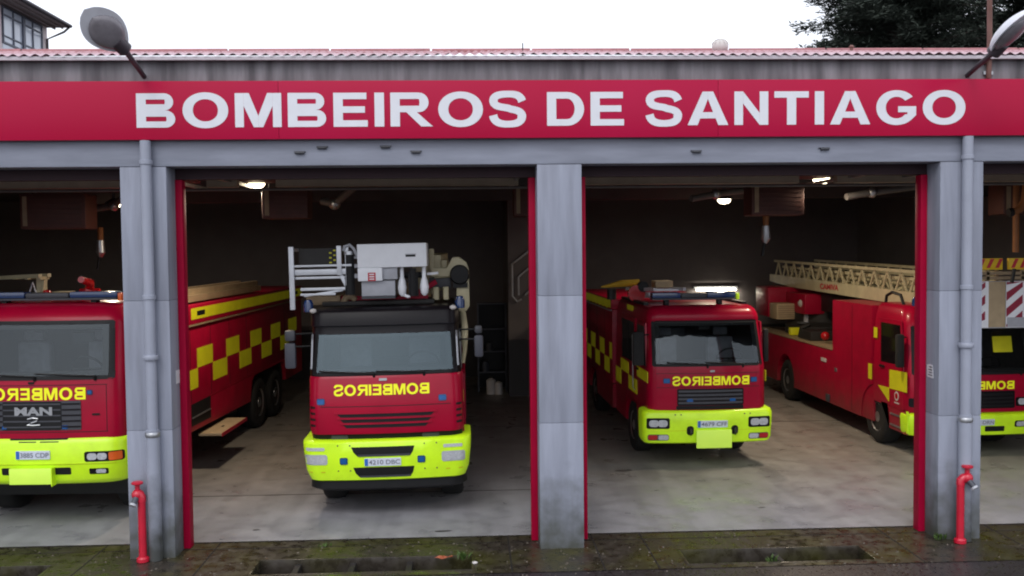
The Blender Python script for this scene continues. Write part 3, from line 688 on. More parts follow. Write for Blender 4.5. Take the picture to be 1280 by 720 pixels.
    for x in (.25,.57): mb.lathe([(.02,3.12),(.055,3.16),(.065,3.25),(.05,3.34),(.03,3.40),(.03,3.54)], (x,.50,0), 'z', 12)
    mb.tube([(.25,.50,3.15),(.33,.5,3.11),(.36,.5,3.12)], .025, 8); mb.build('white_fork', WHITE, t, smooth=True)
    mb = MB().box(.34,.48,.48,.62,3.12,3.46); mb.tube([(.41,.46,3.12),(.41,.46,3.52)], .05, 10); mb.tube([(.22,.6,3.42),(.60,.6,3.42)], .045, 8); mb.build('black_hydraulic_ram', BLACK, t)
    MB().bar((.60,.6,3.43),(.76,.7,3.44),.035).build('white_lever', WHITE, t)
    fr = MB()
    fr.box(-1.345,-1.275,.36,.42,2.97,3.87).box(-.665,-.60,.36,.42,3.45,3.87).box(-.55,-.50,.40,.46,3.3,3.87)
    fr.box(-1.275,-.46,.38,.44,3.575,3.605).box(-1.275,-.46,.40,.46,3.46,3.54).box(-1.275,-.56,.42,.48,3.40,3.435)
    fr.box(-1.345,-1.30,.44,1.3,3.46,3.50).box(-1.345,-1.30,.44,1.3,3.80,3.84).box(-1.275,-.56,1.26,1.3,3.46,3.50)
    fr.box(-1.20,-.54,.42,.50,3.235,3.275).box(-1.20,-.70,.40,.46,3.165,3.195); fr.bar((-.62,.44,3.45),(-.50,.44,3.2),.05); fr.bar((-1.15,.42,3.16),(-.60,.46,3.23),.03)
    fr.build('rescue_cage_frame', ALU, t, bevel=.004)
    MB().box(-1.24,-.68,.60,.62,3.61,3.84).build('cage_mesh_panel', IRON, t)
    mb = MB()
    for k in range(6): mb.box(-.80+(k % 2)*.06,-.765+(k % 2)*.06,.585,.598,3.62+k*.035,3.642+k*.035)
    mb.build('cage_warning_marks', YREF, t)
    c = MB().tube([(-.50,.46,3.16),(-.50,.46,3.74)], .075, 14).build('black_tank', BLACK, t)
    MB().tube([(-.50,.46,3.74),(-.50,.46,3.79),(-.50,.46,3.815)], [.078,.075,.04], 14).build('tank_collar', STEEL, c, smooth=True)
    MB().tube([(-.57,.40,3.8),(-.55,.38,3.86),(-.48,.38,3.88),(-.42,.40,3.82),(-.38,.42,3.72)], .022, 8).build('grey_hose_loop', LGREY, t, smooth=True)
    mb = MB().box(-.50,-.37,.45,.60,3.40,3.46).box(-.48,-.37,.45,.60,3.55,3.60).box(-.47,-.37,.45,.60,3.68,3.71); mb.build('cage_hinge', LGREY, t)
    mb = MB().box(-1.2,-.7,.9,2.4,3.0,3.13).tube([(-.66,.8,3.0),(-.60,.8,3.1),(-.52,.8,3.12),(-.46,.8,3.06)], .05, 8); mb.build('boom_rest', TAN, t, bevel=.01)
    MB().box(-.95,.70,.75,1.5,2.99,3.05).build('roof_deck', IRON, t, bevel=.01)
    return t

# ---------------------------------------------------------------- third bay: crew-cab pumper
def man_front(t, S1, B, tw, s_=1.0):
    pass
def truck_crew():
    t = empty('fire_engine', (4.05, 4.15, 0), 'red crew cab fire engine with chequered sides and blue light bar beside the middle pillar', 'fire engine', TG, rz=.016)
    S1 = Surf([(.98,.0,1.01),(1.05,-.015,1.025),(1.70,-.01,1.025),(1.755,.0,1.025),(2.50,.245,.995),(2.545,.225,.995),(2.62,.235,.98),(2.70,.27,.945),(2.745,.33,.905),(2.775,.43,.84)], .18, .09)
    S1.shell(.98, 2.775, 3.35, 'cab', RED, t, hole=(1.82,2.46)); cab_interior(t, S1, 1.82, 2.46, 3.2)
    for s_ in (-1, 1): MB().prism(arch_poly(.12,3.35,.48,.99,[(1.62,.50,.60)]), s_*1.02, s_*.94, 'x').build('wheel_arch', RED, t)
    B = Surf([(.43,.05,1.07),(.455,.0,1.10),(.52,-.02,1.125),(.8,-.05,1.135),(.95,-.05,1.135),(1.0,-.02,1.12),(1.02,.03,1.08)], .14, .08)
    bp = B.shell(.43, 1.02, .42, 'bumper', HIVIS, t)
    S1.patch(rr(-.56,.60,1.022,1.085,.01), .012, 'black_gap_panel', BLACK, t, n=12, depth=.05)
    g = S1.patch(rr(-.545,.605,1.09,1.375,.025), .010, 'grille', BLACKG, t, n=14, depth=.03)
    for k in range(4):
        z = 1.12+k*.066; S1.patch([(z,-.525,.585),(z+.034,-.525,.585)], .018, 'slat', DGREY, g, n=14, depth=.006)
    for x in (-.33,.41): strobe(t, S1, x, 1.18, .12, .075)
    for x in (-.72,.79): strobe(t, S1, x, 1.515, .12, .09)
    letters('BOMBEIROS', -.62, .71, 1.435, 1.585, S1.F, 'lettering', YTEXT, t, mirror=True, gap=.14)
    S1.patch(rr(.02,.10,1.66,1.69,.01), .012, 'hood_latch', STEEL, t, n=3)
    S1.patch([(1.635,-.98,.98),(1.642,-.98,.98)], .003, 'panel_seam', BLACK, t, n=20, depth=.003)
    S1.patch([(1.395,-.98,.98),(1.402,-.98,.98)], .003, 'panel_seam', BLACK, t, n=20, depth=.003)
    w = windscreen(t, S1, 1.755, .955, 2.525, .925, .13, glass_mat('windscreen_glass_crew', 1.6, (.80,.86,.86), (.86,.95,1)))
    for xa, xb in ((-.02,-.72),(.6,-.05)): wiper(t, S1, xa, 1.79, xb, 1.825)
    for s_ in (-1, 1):
        headlight(bp, B, min(s_*.68,s_*1.07), max(s_*.68,s_*1.07), .70, .885, [(s_*.80,.07),(s_*.95,.07)])
        f = B.patch(rr(min(s_*.69,s_*1.05),max(s_*.69,s_*1.05),.495,.60,.035), .006, 'fog_light', DGREY, bp, n=8)
        B.patch(rr(min(s_*.70,s_*.87),max(s_*.70,s_*.87),.505,.59,.03), .011, 'reflector', LENS, f, n=5, depth=.004)
        B.patch(rr(min(s_*.885,s_*1.04),max(s_*.885,s_*1.04),.505,.59,.03), .011, 'red_reflector', REDL, f, n=5, depth=.004)
        hx = .055+s_*.385
        o = B.patch(rr(hx-.06,hx+.06,.585,.745,.05), .006, 'tow_hook_recess', BLACK, bp, n=5)
        MB().tube([(hx,B.F(hx,.66)-.03,.60),(hx,B.F(hx,.66)-.07,.64),(hx,B.F(hx,.66)-.05,.71)], .022, 8).build('hook', IRON, o)
    B.patch([(.662,-1.05,1.05),(.668,-1.05,1.05)], .003, 'bumper_seam', YREF, bp, n=24, depth=.003)
    for x in (-.6,-.5,.6,.7):
        B.patch(rr(x,x+.022,.93,.952,.01), .006, 'bolt', DGREY, bp, n=2, depth=.004)
    number_plate(bp, B, -.21, .31, .715, .835, '4679 CFF')
    MB().box(-.245,.365,-.125,-.10,.375,.685).build('tow_cover_plate', HIPALE, bp, bevel=.01)
    for s_ in (-1, 1):
        x = s_*1.027
        d = side_panel('door', RED, t, [(.30,.98),(.26,1.72),(.36,2.48),(1.12,2.48),(1.12,.98)], x, s_, .03)
        side_panel('side_window', GLASSS, d, [(.30,1.74),(.42,2.42),(1.04,2.42),(1.04,1.74)], x+s_*.003, s_, .01)
        MB().box(x, x+s_*.03, .9,1.08,1.60,1.64).build('handle', BLACK, d, bevel=.006)
        d = side_panel('crew_door', RED, t, [(1.28,1.0),(1.28,2.50),(2.72,2.50),(2.72,.60),(2.3,.60),(2.2,1.0)], x, s_, .03)
        side_panel('side_window', GLASSS, d, [(1.38,1.68),(1.38,2.42),(2.62,2.42),(2.62,1.66)], x+s_*.003, s_, .01)
        MB().box(x+s_*.004, x+s_*.008, 1.95,1.98,1.67,2.42).build('window_bar', BLACK, d)
        MB().tube([(x+s_*.01,1.22,1.2),(x+s_*.05,1.22,1.25),(x+s_*.05,1.22,2.2),(x+s_*.01,1.22,2.25)], .014, 6).build('grab_rail', STEEL, t)
        for a, b, z0, z1 in ((.12,1.08,1.47,1.66),(1.08,1.92,1.13,1.39),(1.92,2.76,1.395,1.62),(2.76,3.34,1.09,1.39)):
            side_panel('check_square', YREF, t, [(a,z0),(a,z1),(b,z1),(b,z0)], x+s_*.006, s_, .008)
        side_panel('yellow_tag', YREF, t, [(1.7,2.60),(1.7,2.70),(2.3,2.70),(2.3,2.60)], s_*.985, s_, .01)
        mirror(t, s_, s_*1.20 if s_ < 0 else 1.085, .02 if s_ < 0 else .25, 1.78, 2.36, .19 if s_ < 0 else .09, s_*1.0, RUBBER)
    MB().box(-1.09,1.09,3.42,8.3,1.0,2.52).build('body', REDD, t, bevel=.015)
    MB().box(-1.11,1.11,3.42,8.3,2.525,2.74).build('body_top_band', REDD, t, bevel=.015)
    for s_ in (-1, 1):
        MB().prism(arch_poly(3.42,8.3,.50,.99,[(6.1,.48,.58)]), s_*1.085, s_*1.0, 'x').build('lower_panel', REDD, t)
        x = s_*1.114
        side_panel('yellow_stripe', YREF, t, [(3.5,2.56),(3.5,2.715),(8.25,2.715),(8.25,2.56)]+[(8.25-.25*k, 2.56-(.03 if k % 2 else 0)) for k in range(1,19)], x, s_, .008)
        x = s_*1.094
        for a, b in ((3.48,3.78),(4.45,5.12),(5.80,6.47),(7.15,7.82)): side_panel('check_square', YREF, t, [(a,1.495),(a,1.83),(b,1.83),(b,1.495)], x, s_, .008)
        for a, b in ((3.78,4.45),(5.12,5.80),(6.47,7.15)): side_panel('check_square', YREF, t, [(a,1.17),(a,1.492),(b,1.492),(b,1.17)], x, s_, .008)
        for a in (4.4,5.5,6.7): side_panel('shutter_joint', BLACK, t, [(a,1.05),(a,2.48),(a+.02,2.48),(a+.02,1.05)], s_*1.0925, s_, .004)
        MB().box(s_*1.095,s_*1.125,3.46,8.2,2.49,2.52).build('gutter_rail', LGREY, t)
    chassis(t, 1.05, .4, 8.1, .42, .98)
    for y in (1.62,6.1):
        axle(t, y, 1.0, .48)
        for s_ in (-1, 1): wheel(t, s_*1.015 if y < 3 else s_*1.06, y, .48, s_, .32)
    light_bar(t, -.86, .62, .50, 2.865, 3.0)
    MB().box(.63,.69,.52,.7,2.86,2.98).build('green_marker', HIVIS, t, bevel=.01)
    # roof load
    mb = MB()
    for x in (-1.0,-.45): mb.bar((x,2.2,3.0),(x+.35,1.3,3.02),.06)
    for k in range(4): mb.bar((-1.0+.09*k,2.1-.22*k,3.0),(-.45+.09*k,2.1-.22*k,3.0),.035)
    mb.bar((-.95,1.9,2.92),(-.1,1.5,2.92),.06).bar((-.95,2.1,2.86),(-.15,1.7,2.86),.05); mb.build('roof_ladder', ALU, t)
    MB().box(-.55,-.22,1.7,2.1,3.03,3.16).build('roof_box', BEIGE, t, bevel=.015)
    MB().tube([(-.92,1.62,2.93),(-.92,1.72,2.93)], .16, 20).build('red_hose_reel', REDL, t)
    MB().tube([(-.80,1.6,3.06),(-.80,1.75,3.06)], .10, 16).build('black_hose_reel', BLACK, t)
    MB().tube([(-.75,2.3,3.12),(-1.1,2.25,3.10),(-1.5,2.2,3.04)], [.06,.07,.015], 10).build('yellow_cone', mat('orange_yellow_plastic', (.6,.36,.02), .5), t)
    MB().tube([(-1.3,2.2,2.8),(-1.3,2.2,3.0)], .09, 10).build('roof_pump', IRON, t)
    for x in (-.95, .8): MB().box(x-.04,x+.04,.6,2.9,2.775,2.82).build('roof_rail', BLACK, t)
    return t

# ---------------------------------------------------------------- right: turntable ladder engine
def truck_ladder():
    t = empty('fire_engine', (8.95, 4.6, 0), 'red turntable ladder engine with long cream ladder and chevroned cage, behind the right pillar', 'fire engine', TG)
    S1 = Surf([(.80,.0,1.19),(.86,-.015,1.205),(1.44,-.01,1.205),(1.48,.01,1.205),(2.32,.17,1.175),(2.38,.18,1.17),(2.50,.22,1.15),(2.62,.29,1.11),(2.68,.38,1.05),(2.70,.5,.95)], .20, .09)
    S1.shell(.80, 2.70, 1.5, 'cab', RED, t, hole=(1.54,2.27)); cab_interior(t, S1, 1.54, 2.27, 1.45)
    for s_ in (-1, 1): MB().prism(arch_poly(.12,1.5,.40,.81,[(1.42,.5,.62)]), s_*1.2, s_*1.12, 'x').build('wheel_arch', REDD, t)
    B = Surf([(.38,.05,1.16),(.40,.0,1.19),(.47,-.02,1.22),(.70,-.05,1.23),(.75,-.04,1.225),(.79,.03,1.17)], .16, .08)
    bp = B.shell(.38, .79, .30, 'bumper', HIVIS, t)
    g = S1.patch(rr(-.72,.72,.87,1.18,.03), .010, 'grille', BLACKG, t, n=14)
    for k in range(4): S1.patch([(.90+k*.068,-.69,.69),(.93+k*.068,-.69,.69)], .016, 'slat', BLACK, g, n=14, depth=.005)
    letters('BOMBEIROS', -.70, .71, 1.21, 1.355, S1.F, 'lettering', YTEXT, t, mirror=True, gap=.14)
    w = windscreen(t, S1, 1.47, 1.11, 2.34, 1.07, .15, glass_mat('windscreen_glass_ladder', 1.5, (.8,.86,.86), (.86,.95,1)))
    wiper(t, S1, .05, 1.51, -.8, 1.56); wiper(t, S1, .85, 1.51, .1, 1.56)
    S1.patch(rr(.36,.72,1.86,2.14,.01), .018, 'yellow_windscreen_card', YREF, t, n=4, depth=.003)
    for s_ in (-1, 1):
        headlight(t, S1, min(s_*.74,s_*1.16), max(s_*.74,s_*1.16), .90, 1.06, [(s_*.86,.065),(s_*1.0,.06)])
        f = B.patch(rr(min(s_*.71,s_*1.1),max(s_*.71,s_*1.1),.53,.645,.03), .006, 'fog_light', BLACKG, bp, n=6)
        B.patch(rr(min(s_*.74,s_*.93),max(s_*.74,s_*.93),.545,.63,.03), .011, 'reflector', LENS, f, n=5, depth=.004)
    B.patch(rr(.16,.52,.46,.555,.02), .006, 'air_slot', BLACK, bp, n=6)
    B.patch(rr(-.52,-.16,.46,.555,.02), .006, 'air_slot', BLACK, bp, n=6)
    number_plate(bp, B, -.20, .32, .575, .685, '2307 DRN')
    for s_ in (-1, 1):
        x = s_*1.21
        d = side_panel('door', RED, t, [(.22,.82),(.22,1.5),(.34,2.42),(1.22,2.42),(1.22,1.2),(1.0,1.15),(.86,.82)], x, s_, .03)
        side_panel('side_window', GLASSS, d, [(.24,1.62),(.36,2.34),(1.16,2.34),(1.16,1.60)], x+s_*.003, s_, .01)
        MB().box(x, x+s_*.03, 1.0,1.18,1.50,1.54).build('handle', BLACK, d, bevel=.006)
        side_panel('yellow_patch', YREF, t, [(.08,1.16),(.08,1.52),(.78,1.49),(.78,1.14)], x+s_*.006, s_, .008)
        side_panel('yellow_triangle', YREF, t, [(.80,1.15),(1.28,1.13),(.80,.89)], x+s_*.006, s_, .008)
        side_panel('yellow_tag', YREF, t, [(1.33,2.02),(1.33,2.22),(1.48,2.22),(1.48,2.02)], x+s_*.006, s_, .008)
        side_panel('yellow_tag', YREF, t, [(1.54,1.2),(1.54,1.5),(1.70,1.5),(1.70,1.2)], s_*1.226, s_, .006)
        side_panel('yellow_edge', HIVIS, t, [(.05,.43),(.05,.82),(.12,.82),(.12,.43)], s_*1.205, s_, .02)
        em = MB().lathe([(.085,s_*1.212),(.085,s_*1.218),(.01,s_*1.2185)], (0,.48,1.04), 'x', 20).build('door_emblem', HELM, t)
        MB().lathe([(.055,s_*1.2187),(.055,s_*1.2205),(.01,s_*1.221)], (0,.48,1.04), 'x', 18).build('emblem_centre', REDL, em)
        side_panel('emblem_caption', HELM, t, [(.38,.90),(.38,.925),(.58,.925),(.58,.90)], s_*1.213, s_, .004)
        for z in (.50,.70): MB().box(s_*1.13, s_*1.215, .16,.76,z-.03,z).build('cab_step', STEEL, t)
        mirror(t, s_, s_*1.30, .12, 1.60, 2.2, .14, s_*1.15, RUBBER)
        # lockers and low rear body
        MB().prism([(1.56,2.63)]+[(1.42+.62*cos(a_),.5+.62*sin(a_)) for a_ in [1.343-(1.343+.162)*k/10 for k in range(11)]]+[(3.55,.40),(3.55,2.63)], s_*1.222, s_*.1, 'x').build('tall_locker', REDD, t)
        side_panel('locker_joint', BLACK, t, [(2.5,.45),(2.5,2.58),(2.515,2.58),(2.515,.45)], s_*1.2235, s_, .003)
        MB().prism(arch_poly(3.555,9.2,.40,1.55,[(6.62,.5,.64)]), s_*1.22, s_*.12, 'x').build('low_body', REDD, t)
        MB().box(s_*1.235, s_*.12, 3.56,9.2,1.553,1.585).build('deck_plate', TAN, t)
        MB().box(s_*1.222, s_*1.235, 3.3,3.42,1.12,1.2).build('locker_latch', STEEL, t, bevel=.004)
        MB().box(s_*1.222, s_*1.235, 3.9,4.2,1.25,1.33).build('locker_plate', HELM, t, bevel=.004)
        MB().box(s_*1.222, s_*1.26, 3.68,3.86,.42,.58).build('side_marker', DGREY, t, bevel=.01)
    chassis(t, 1.15, .4, 9.0, .45, 1.5)
    for y in (1.42,6.62):
        axle(t, y, 1.1, .5)
        for s_ in (-1, 1): wheel(t, s_*1.19, y, .5, s_, .34)
    # deck machinery
    MB().lathe([(.95,1.59),(.95,1.8),(.75,1.9),(.75,2.2),(.01,2.2)], (0,7.3,0), 'z', 28).build('turntable', IRON, t, smooth=True)
    MB().box(-1.22,1.15,8.0,9.1,1.95,2.72).build('turret', REDD, t, bevel=.04)
    MB().box(-.75,.75,6.6,8.3,2.1,2.6).build('turret_base', REDD, t, bevel=.04)
    bx = MB().box(-1.20,-.62,7.35,7.95,1.93,2.33).build('beige_console', BEIGE, t, bevel=.03)
    for k in range(6): MB().box(-1.17,-.65,7.335,7.349,1.98+k*.055,2.005+k*.055).build('console_slat', TAN, bx)
    wl = MB().sphere((-.66,6.9,2.36), .15, 16, 10, .8).build('work_light', HELM, t, smooth=True)
    MB().tube([(-.64,6.9,2.28),(-.58,6.9,2.05),(-.62,6.9,1.6)], .075, 10).build('stem', LGREY, wl, smooth=True)
    MB().box(-.8,-.5,6.8,7.0,1.86,1.9).build('bracket', STEEL, wl)
    mb = MB().tube([(-1.0,6.2,1.6),(-1.0,6.1,1.82),(-.8,6.1,1.9)], .06, 8).box(-1.1,-.3,5.2,6.0,1.59,1.80); mb.build('deck_winch', IRON, t, bevel=.01)
    MB().box(-1.1,-.8,6.6,6.75,1.6,1.78).build('yellow_bracket', YREF, t, bevel=.01)
    MB().sphere((-.95,4.7,1.75), .10, 12, 8).build('red_float', REDL, t, smooth=True)
    MB().box(-.42,.42,3.6,6.4,2.2,2.62).build('ladder_cradle', BLACK, t, bevel=.02)
    MB().tube([(-.98,1.5,2.62),(-.98,1.45,2.82),(-.98,1.2,2.90),(-.98,.85,2.86),(-.98,.7,2.66)], .03, 8).build('black_hose_loop', BLACK, t, smooth=True)
    for x in (-.93,.93): MB().lathe([(.09,2.69),(.09,2.80),(.06,2.85),(.01,2.86)], (x,.30,0), 'z', 14).build('blue_beacon', BLUE, t, smooth=True)
    # ladder: telescoping sections with lattice sides
    def zb(y): return .012*(y-4)
    y0, y1 = -.05, 9.85
    for sec, (hw_, za, zt, ya, yb) in enumerate(((.56,2.67,3.31,.2,9.85),(.44,2.74,3.16,-.1,9.5),(.33,2.80,3.05,-.3,9.2))):
        mb = MB()
        for s_ in (-1, 1):
            x = s_*hw_
            if sec == 0:
                mb.prism([(ya,za+.02+zb(ya)),(ya,za+.25+zb(ya)),(yb,za+.27+zb(yb)),(yb,za+.08+zb(yb)),(yb-1.6,za+zb(yb-1.6)),(ya+1,za+zb(ya))], x-.03, x+.03, 'x')
            else: mb.bar((x,ya,za+.05+zb(ya)),(x,yb,za+.05+zb(yb)),.05,.09)
            mb.bar((x,ya,zt+zb(ya)),(x,yb-.35,zt+zb(yb)),.055,.06)
            n = (15, 8, 6)[sec]; L_ = (yb-.35-ya)/n
            for k in range(n):
                a = ya+k*L_; lo = za+(.25 if sec == 0 else .08)
                mb.bar((x,a+L_*.12,lo+zb(a)),(x,a+L_*.5,zt-.03+zb(a)),.028,.05); mb.bar((x,a+L_*.88,lo+zb(a)),(x,a+L_*.5,zt-.03+zb(a)),.028,.05)
        for k in range(30):
            a = ya+.2+k*(yb-ya-.4)/29; mb.bar((-hw_+.02,a,za+.10+zb(a)),(hw_-.02,a,za+.10+zb(a)),.035)
        sd = mb.build('ladder_section', CREAM, t)
        if sec == 0:
            o = plain_text('CAMIVA', .13, 'ladder_lettering', REDMK, sd, lambda u, v: Vector((u,0,v)), bold=.05)
            xs = [v.co.x for v in o.data.vertices]; a, b = min(xs), max(xs)
            for v in o.data.vertices: v.co = (-.5925, 6.0-(v.co.x-a)/(b-a)*1.15, 2.745+v.co.z+zb(5.5))
    # rescue cage hanging in front of the cab
    cg = MB().box(-.98,.98,-.92,-.86,2.38,3.17).build('rescue_cage', LGREY, t, bevel=.01)
    MB().box(-.30,-.01,-.935,-.921,2.40,3.16).build('beige_cage_panel', BEIGE, cg)
    for c in (.17, -.47, .83, -.86):
        w_ = .17; mb = MB()
        p = MB().box(c-w_,c+w_,-.937,-.922,2.39,3.165).build('cage_panel', WHITE, cg)
        for k in range(4):
            z = 2.30+k*.27; x0, x1 = c-w_+.005, c+w_-.06
            q = [(x0,z),(x1,z+.23),(x1,z+.37),(x0,z+.14)]
            q = [(x, min(max(zz,2.40),3.155)) for x, zz in q]
            mb.prism(q, -.942, -.938, 'y')
        mb.build('red_chevrons', mat('dark_red_film', (.30,.01,.04), .5), p)
    MB().box(.02,.98,-.95,-.938,2.40,2.56).build('grey_cage_step', LGREY, cg)
    mb = MB()
    for z in (3.22,3.30): mb.bar((-.98,-.89,z),(.98,-.89,z),.05)
    for x in (-.95,-.3,.3,.95): mb.bar((x,-.89,3.15),(x,-.89,3.4),.05); mb.bar((x,-.1,2.45),(x,-.1,3.4),.05)
    mb.bar((-.98,-.9,2.42),(-.98,.0,2.42),.05).bar((.98,-.9,2.42),(.98,.0,2.42),.05).bar((-.98,-.9,3.3),(-.98,.0,3.3),.05).bar((.98,-.9,3.3),(.98,.0,3.3),.05)
    mb.build('cage_rail', TAN, cg)
    for a, b in ((-.98,-.06),(.04,.98)):
        yb_ = MB().box(a,b,-.93,-.88,3.36,3.55).build('yellow_rail', mat('deep_yellow_paint', (.70,.46,.01), .5, emis=.03), cg, bevel=.01)
        mb = MB(); n = int((b-a)/.15)
        for k in range(n):
            x = a+.04+k*.15; mb.prism([(x,3.39),(x+.06,3.39),(x+.13,3.54),(x+.07,3.54)], -.936, -.931, 'y')
        mb.build('rail_chevrons', REDMK, yb_)
    MB().tube([(-.28,-.8,2.95),(-.15,-.85,3.02),(-.05,-.8,2.95)], .05, 8).build('cage_lamp', DGREY, cg, smooth=True)
    return t

truck_left(); truck_platform(); truck_crew(); truck_ladder()

# ================================================================== GROUND
def struct(o): o['kind'] = 'structure'; return o
struct(MB().add([(-400,-400,-.35),(400,-400,-.35),(400,400,-.35),(-400,400,-.35)], [(0,1,2,3)]).build('ground', ASPH))
struct(MB().add([(-60,-70,-.012),(60,-70,-.012),(60,-.86,-.012),(-60,-.86,-.012)], [(0,1,2,3)]).build('road', ASPH))
struct(MB().box(-14.6,11.75,.585,16.75,-.12,.0).build('floor', FLOORM))
PITS = [(-7.72,-5.10),(-2.66,.02),(2.55,4.90),(7.65,10.05)]
PY0, PY1, PZ = -.745, -.145, -.10
mb = MB(); xs = [-30] + [v for p in PITS for v in p] + [30]
for y0, y1 in ((-.86,PY0),(PY0,PY1),(PY1,.584)):
    for i in range(len(xs)-1):
        if (y0, y1) == (PY0, PY1) and i % 2 == 1: continue
        n = max(1, int((xs[i+1]-xs[i])/.5))
        mb.add([(xs[i],y0,-.006),(xs[i+1],y0,-.006),(xs[i+1],y1,-.006),(xs[i],y1,-.006)], [(0,1,2,3)])
struct(mb.build('pavement', APRON))
mb = MB()
for x in (-4.75,-3.3,.45,1.55,2.2,5.4,6.9): mb.box(x,x+.018,PY1+.01 if -2.66 < x < .02 else -.85,.575,-.0055,-.0035)
mb.box(-30,30,.30,.315,-.0055,-.0034); mb.box(-30,30,.575,.590,-.004,.002)
struct(mb.build('pavement_joint', SOIL))
DL = ['dark sunken drain channel in front of the far left bay', 'dark sunken drain channel with a fallen orange leaf, left of the middle pillar', 'dark sunken drain channel right of the middle pillar, weeds at its edge', 'dark sunken drain channel in front of the far right bay']
for i, (a, b) in enumerate(PITS):
    d = empty('drain_channel', ((a+b)/2, (PY0+PY1)/2, -.006), DL[i], 'drain', 'drain channels in the apron'); w, h = (b-a)/2, (PY1-PY0)/2
    mb = MB(); t_ = .04
    mb.box(-w,w,-h,-h+t_,-.22,.004).box(-w,w,h-t_,h,-.22,.004).box(-w,-w+t_,-h+t_+.001,h-t_-.001,-.22,.004).box(w-t_,w,-h+t_+.001,h-t_-.001,-.22,.004); mb.build('kerb_frame', APRON, d, bevel=.006)
    MB().box(-w+t_,w-t_,-h+t_,h-t_,-.24,-.17).build('sediment', SOIL, d)
    for f in (-.62,-.12,.40) if i != 2 else (.05,): MB().box(w*f-.035,w*f+.035,-h+t_,h-t_,-.168,-.06).build('crossbar', IRON, d)
def weed(x, y, z, n, h, label):
    mb = MB()
    for k in range(n):
        a = random.uniform(0, 2*pi); l = h*random.uniform(.5,1.1); lean = random.uniform(.2,.9); r = random.uniform(0,.09)
        bx, by = x+r*cos(a*1.7), y+r*sin(a*1.7)*.6; tx, ty = bx+cos(a)*l*lean, by+sin(a)*l*lean*.6; w = .014
        mb.add([(bx,by,z),(bx+(tx-bx)*.5-w*sin(a),by+(ty-by)*.5+w*cos(a),z+l*.6),(tx,ty,z+l),(bx+(tx-bx)*.5+w*sin(a),by+(ty-by)*.5-w*cos(a),z+l*.6)], [(0,1,2,3)])
    return tag(mb.build('weed', WEED), label, 'weed', 'weeds growing along the apron')
weed(-.12,-.36,-.01,26,.12,'green weed at the right end of the leaf-strewn drain, beside the orange leaf')
weed(3.62,-.70,-.01,18,.09,'green weed growing at the front edge of the right drain')
weed(6.02,-.02,-.01,30,.10,'low green weed at the foot of the right pillar beside the red standpipe')
weed(-1.9,.30,-.01,14,.05,'tiny weed on the mossy apron edge left of the middle pillar')
mb = MB()
for dx, dy, r_ in ((0,0,.3),(.09,.03,1.7)):
    pts = [(-.40+dx+cos(r_+k*pi/4)*(.09 if k % 2 else .05), -.33+dy+sin(r_+k*pi/4)*(.06 if k % 2 else .03), .012+.014*(k % 3)) for k in range(8)]
    mb.add(pts+[(-.40+dx,-.33+dy,.02)], [(k,(k+1) % 8,8) for k in range(8)])
tag(mb.build('dead_leaf', LEAFO), 'orange dead leaf lying at the right end of a drain channel', 'leaf')
mb = MB().sphere((.02,-.50,.006), .035, 10, 6, .45); tag(mb.build('pebble', HELM, smooth=True), 'small white pebble beside the orange leaf', 'pebble')
mb = MB(); rg = random.Random(11)
for k in range(420):
    x, y = rg.uniform(-6.5,8), rg.uniform(-1.0,.5)
    if any(a-.05 < x < b_+.05 and PY0-.05 < y < PY1+.05 for a, b_ in PITS): continue
    r_ = rg.uniform(.006,.02); z_ = -.012 if y < -.86 else -.006
    p_ = [(x+r_*rg.uniform(.6,1.2)*cos(q*pi/2.5), y+r_*rg.uniform(.6,1.2)*sin(q*pi/2.5), z_) for q in range(5)]
    mb.add(p_+[(x,y,z_+r_*.7)], [(q,(q+1) % 5,5) for q in range(5)])
gr = mb.build('grit', mat('grey_brown_grit', (.12,.10,.08), .8, var=.6, scale=30)); tag(gr, 'fine grit and crumbs scattered over the wet apron', 'grit', kind='stuff')
# oil stains on the floor (thin sheets)
def stain(x, y, w, h, rot, name='oil_stain'):
    pts = []
    for k in range(18):
        a = 2*pi*k/18; r = .75+.35*random.random(); px, py = w*r*cos(a), h*r*sin(a)
        pts.append((x+px*cos(rot)-py*sin(rot), y+px*sin(rot)+py*cos(rot), .004))
    o = MB().add(pts, [tuple(range(18))]).build(name, mat('dark_oil_film', (.06,.055,.055), .35, var=.4, scale=9)); return o
tag(stain(-.40,.84,.13,.035,.1), 'dark oil stain on the floor in front of the platform engine', 'stain', 'stains on the station floor')
tag(stain(-2.95,1.1,.05,.03,.2), 'tiny dark spot on the floor beside the left red door frame', 'stain', 'stains on the station floor')
tag(stain(2.55,4.1,.16,.05,0), 'dark stain on the floor left of the crew cab engine', 'stain', 'stains on the station floor')
tag(stain(4.2,1.65,.05,.02,0), 'small dark spot on the floor in front of the crew cab engine', 'stain', 'stains on the station floor')
j = MB().box(-4.5,1.0,2.955,2.985,.001,.0035).build('floor_joint', mat('dark_joint_filler', (.05,.042,.036), .7, var=.4, scale=8)); struct(j)
j = MB().box(-9.2,11.6,8.355,8.385,.001,.0035).build('floor_joint', MATS['dark_joint_filler']); struct(j)

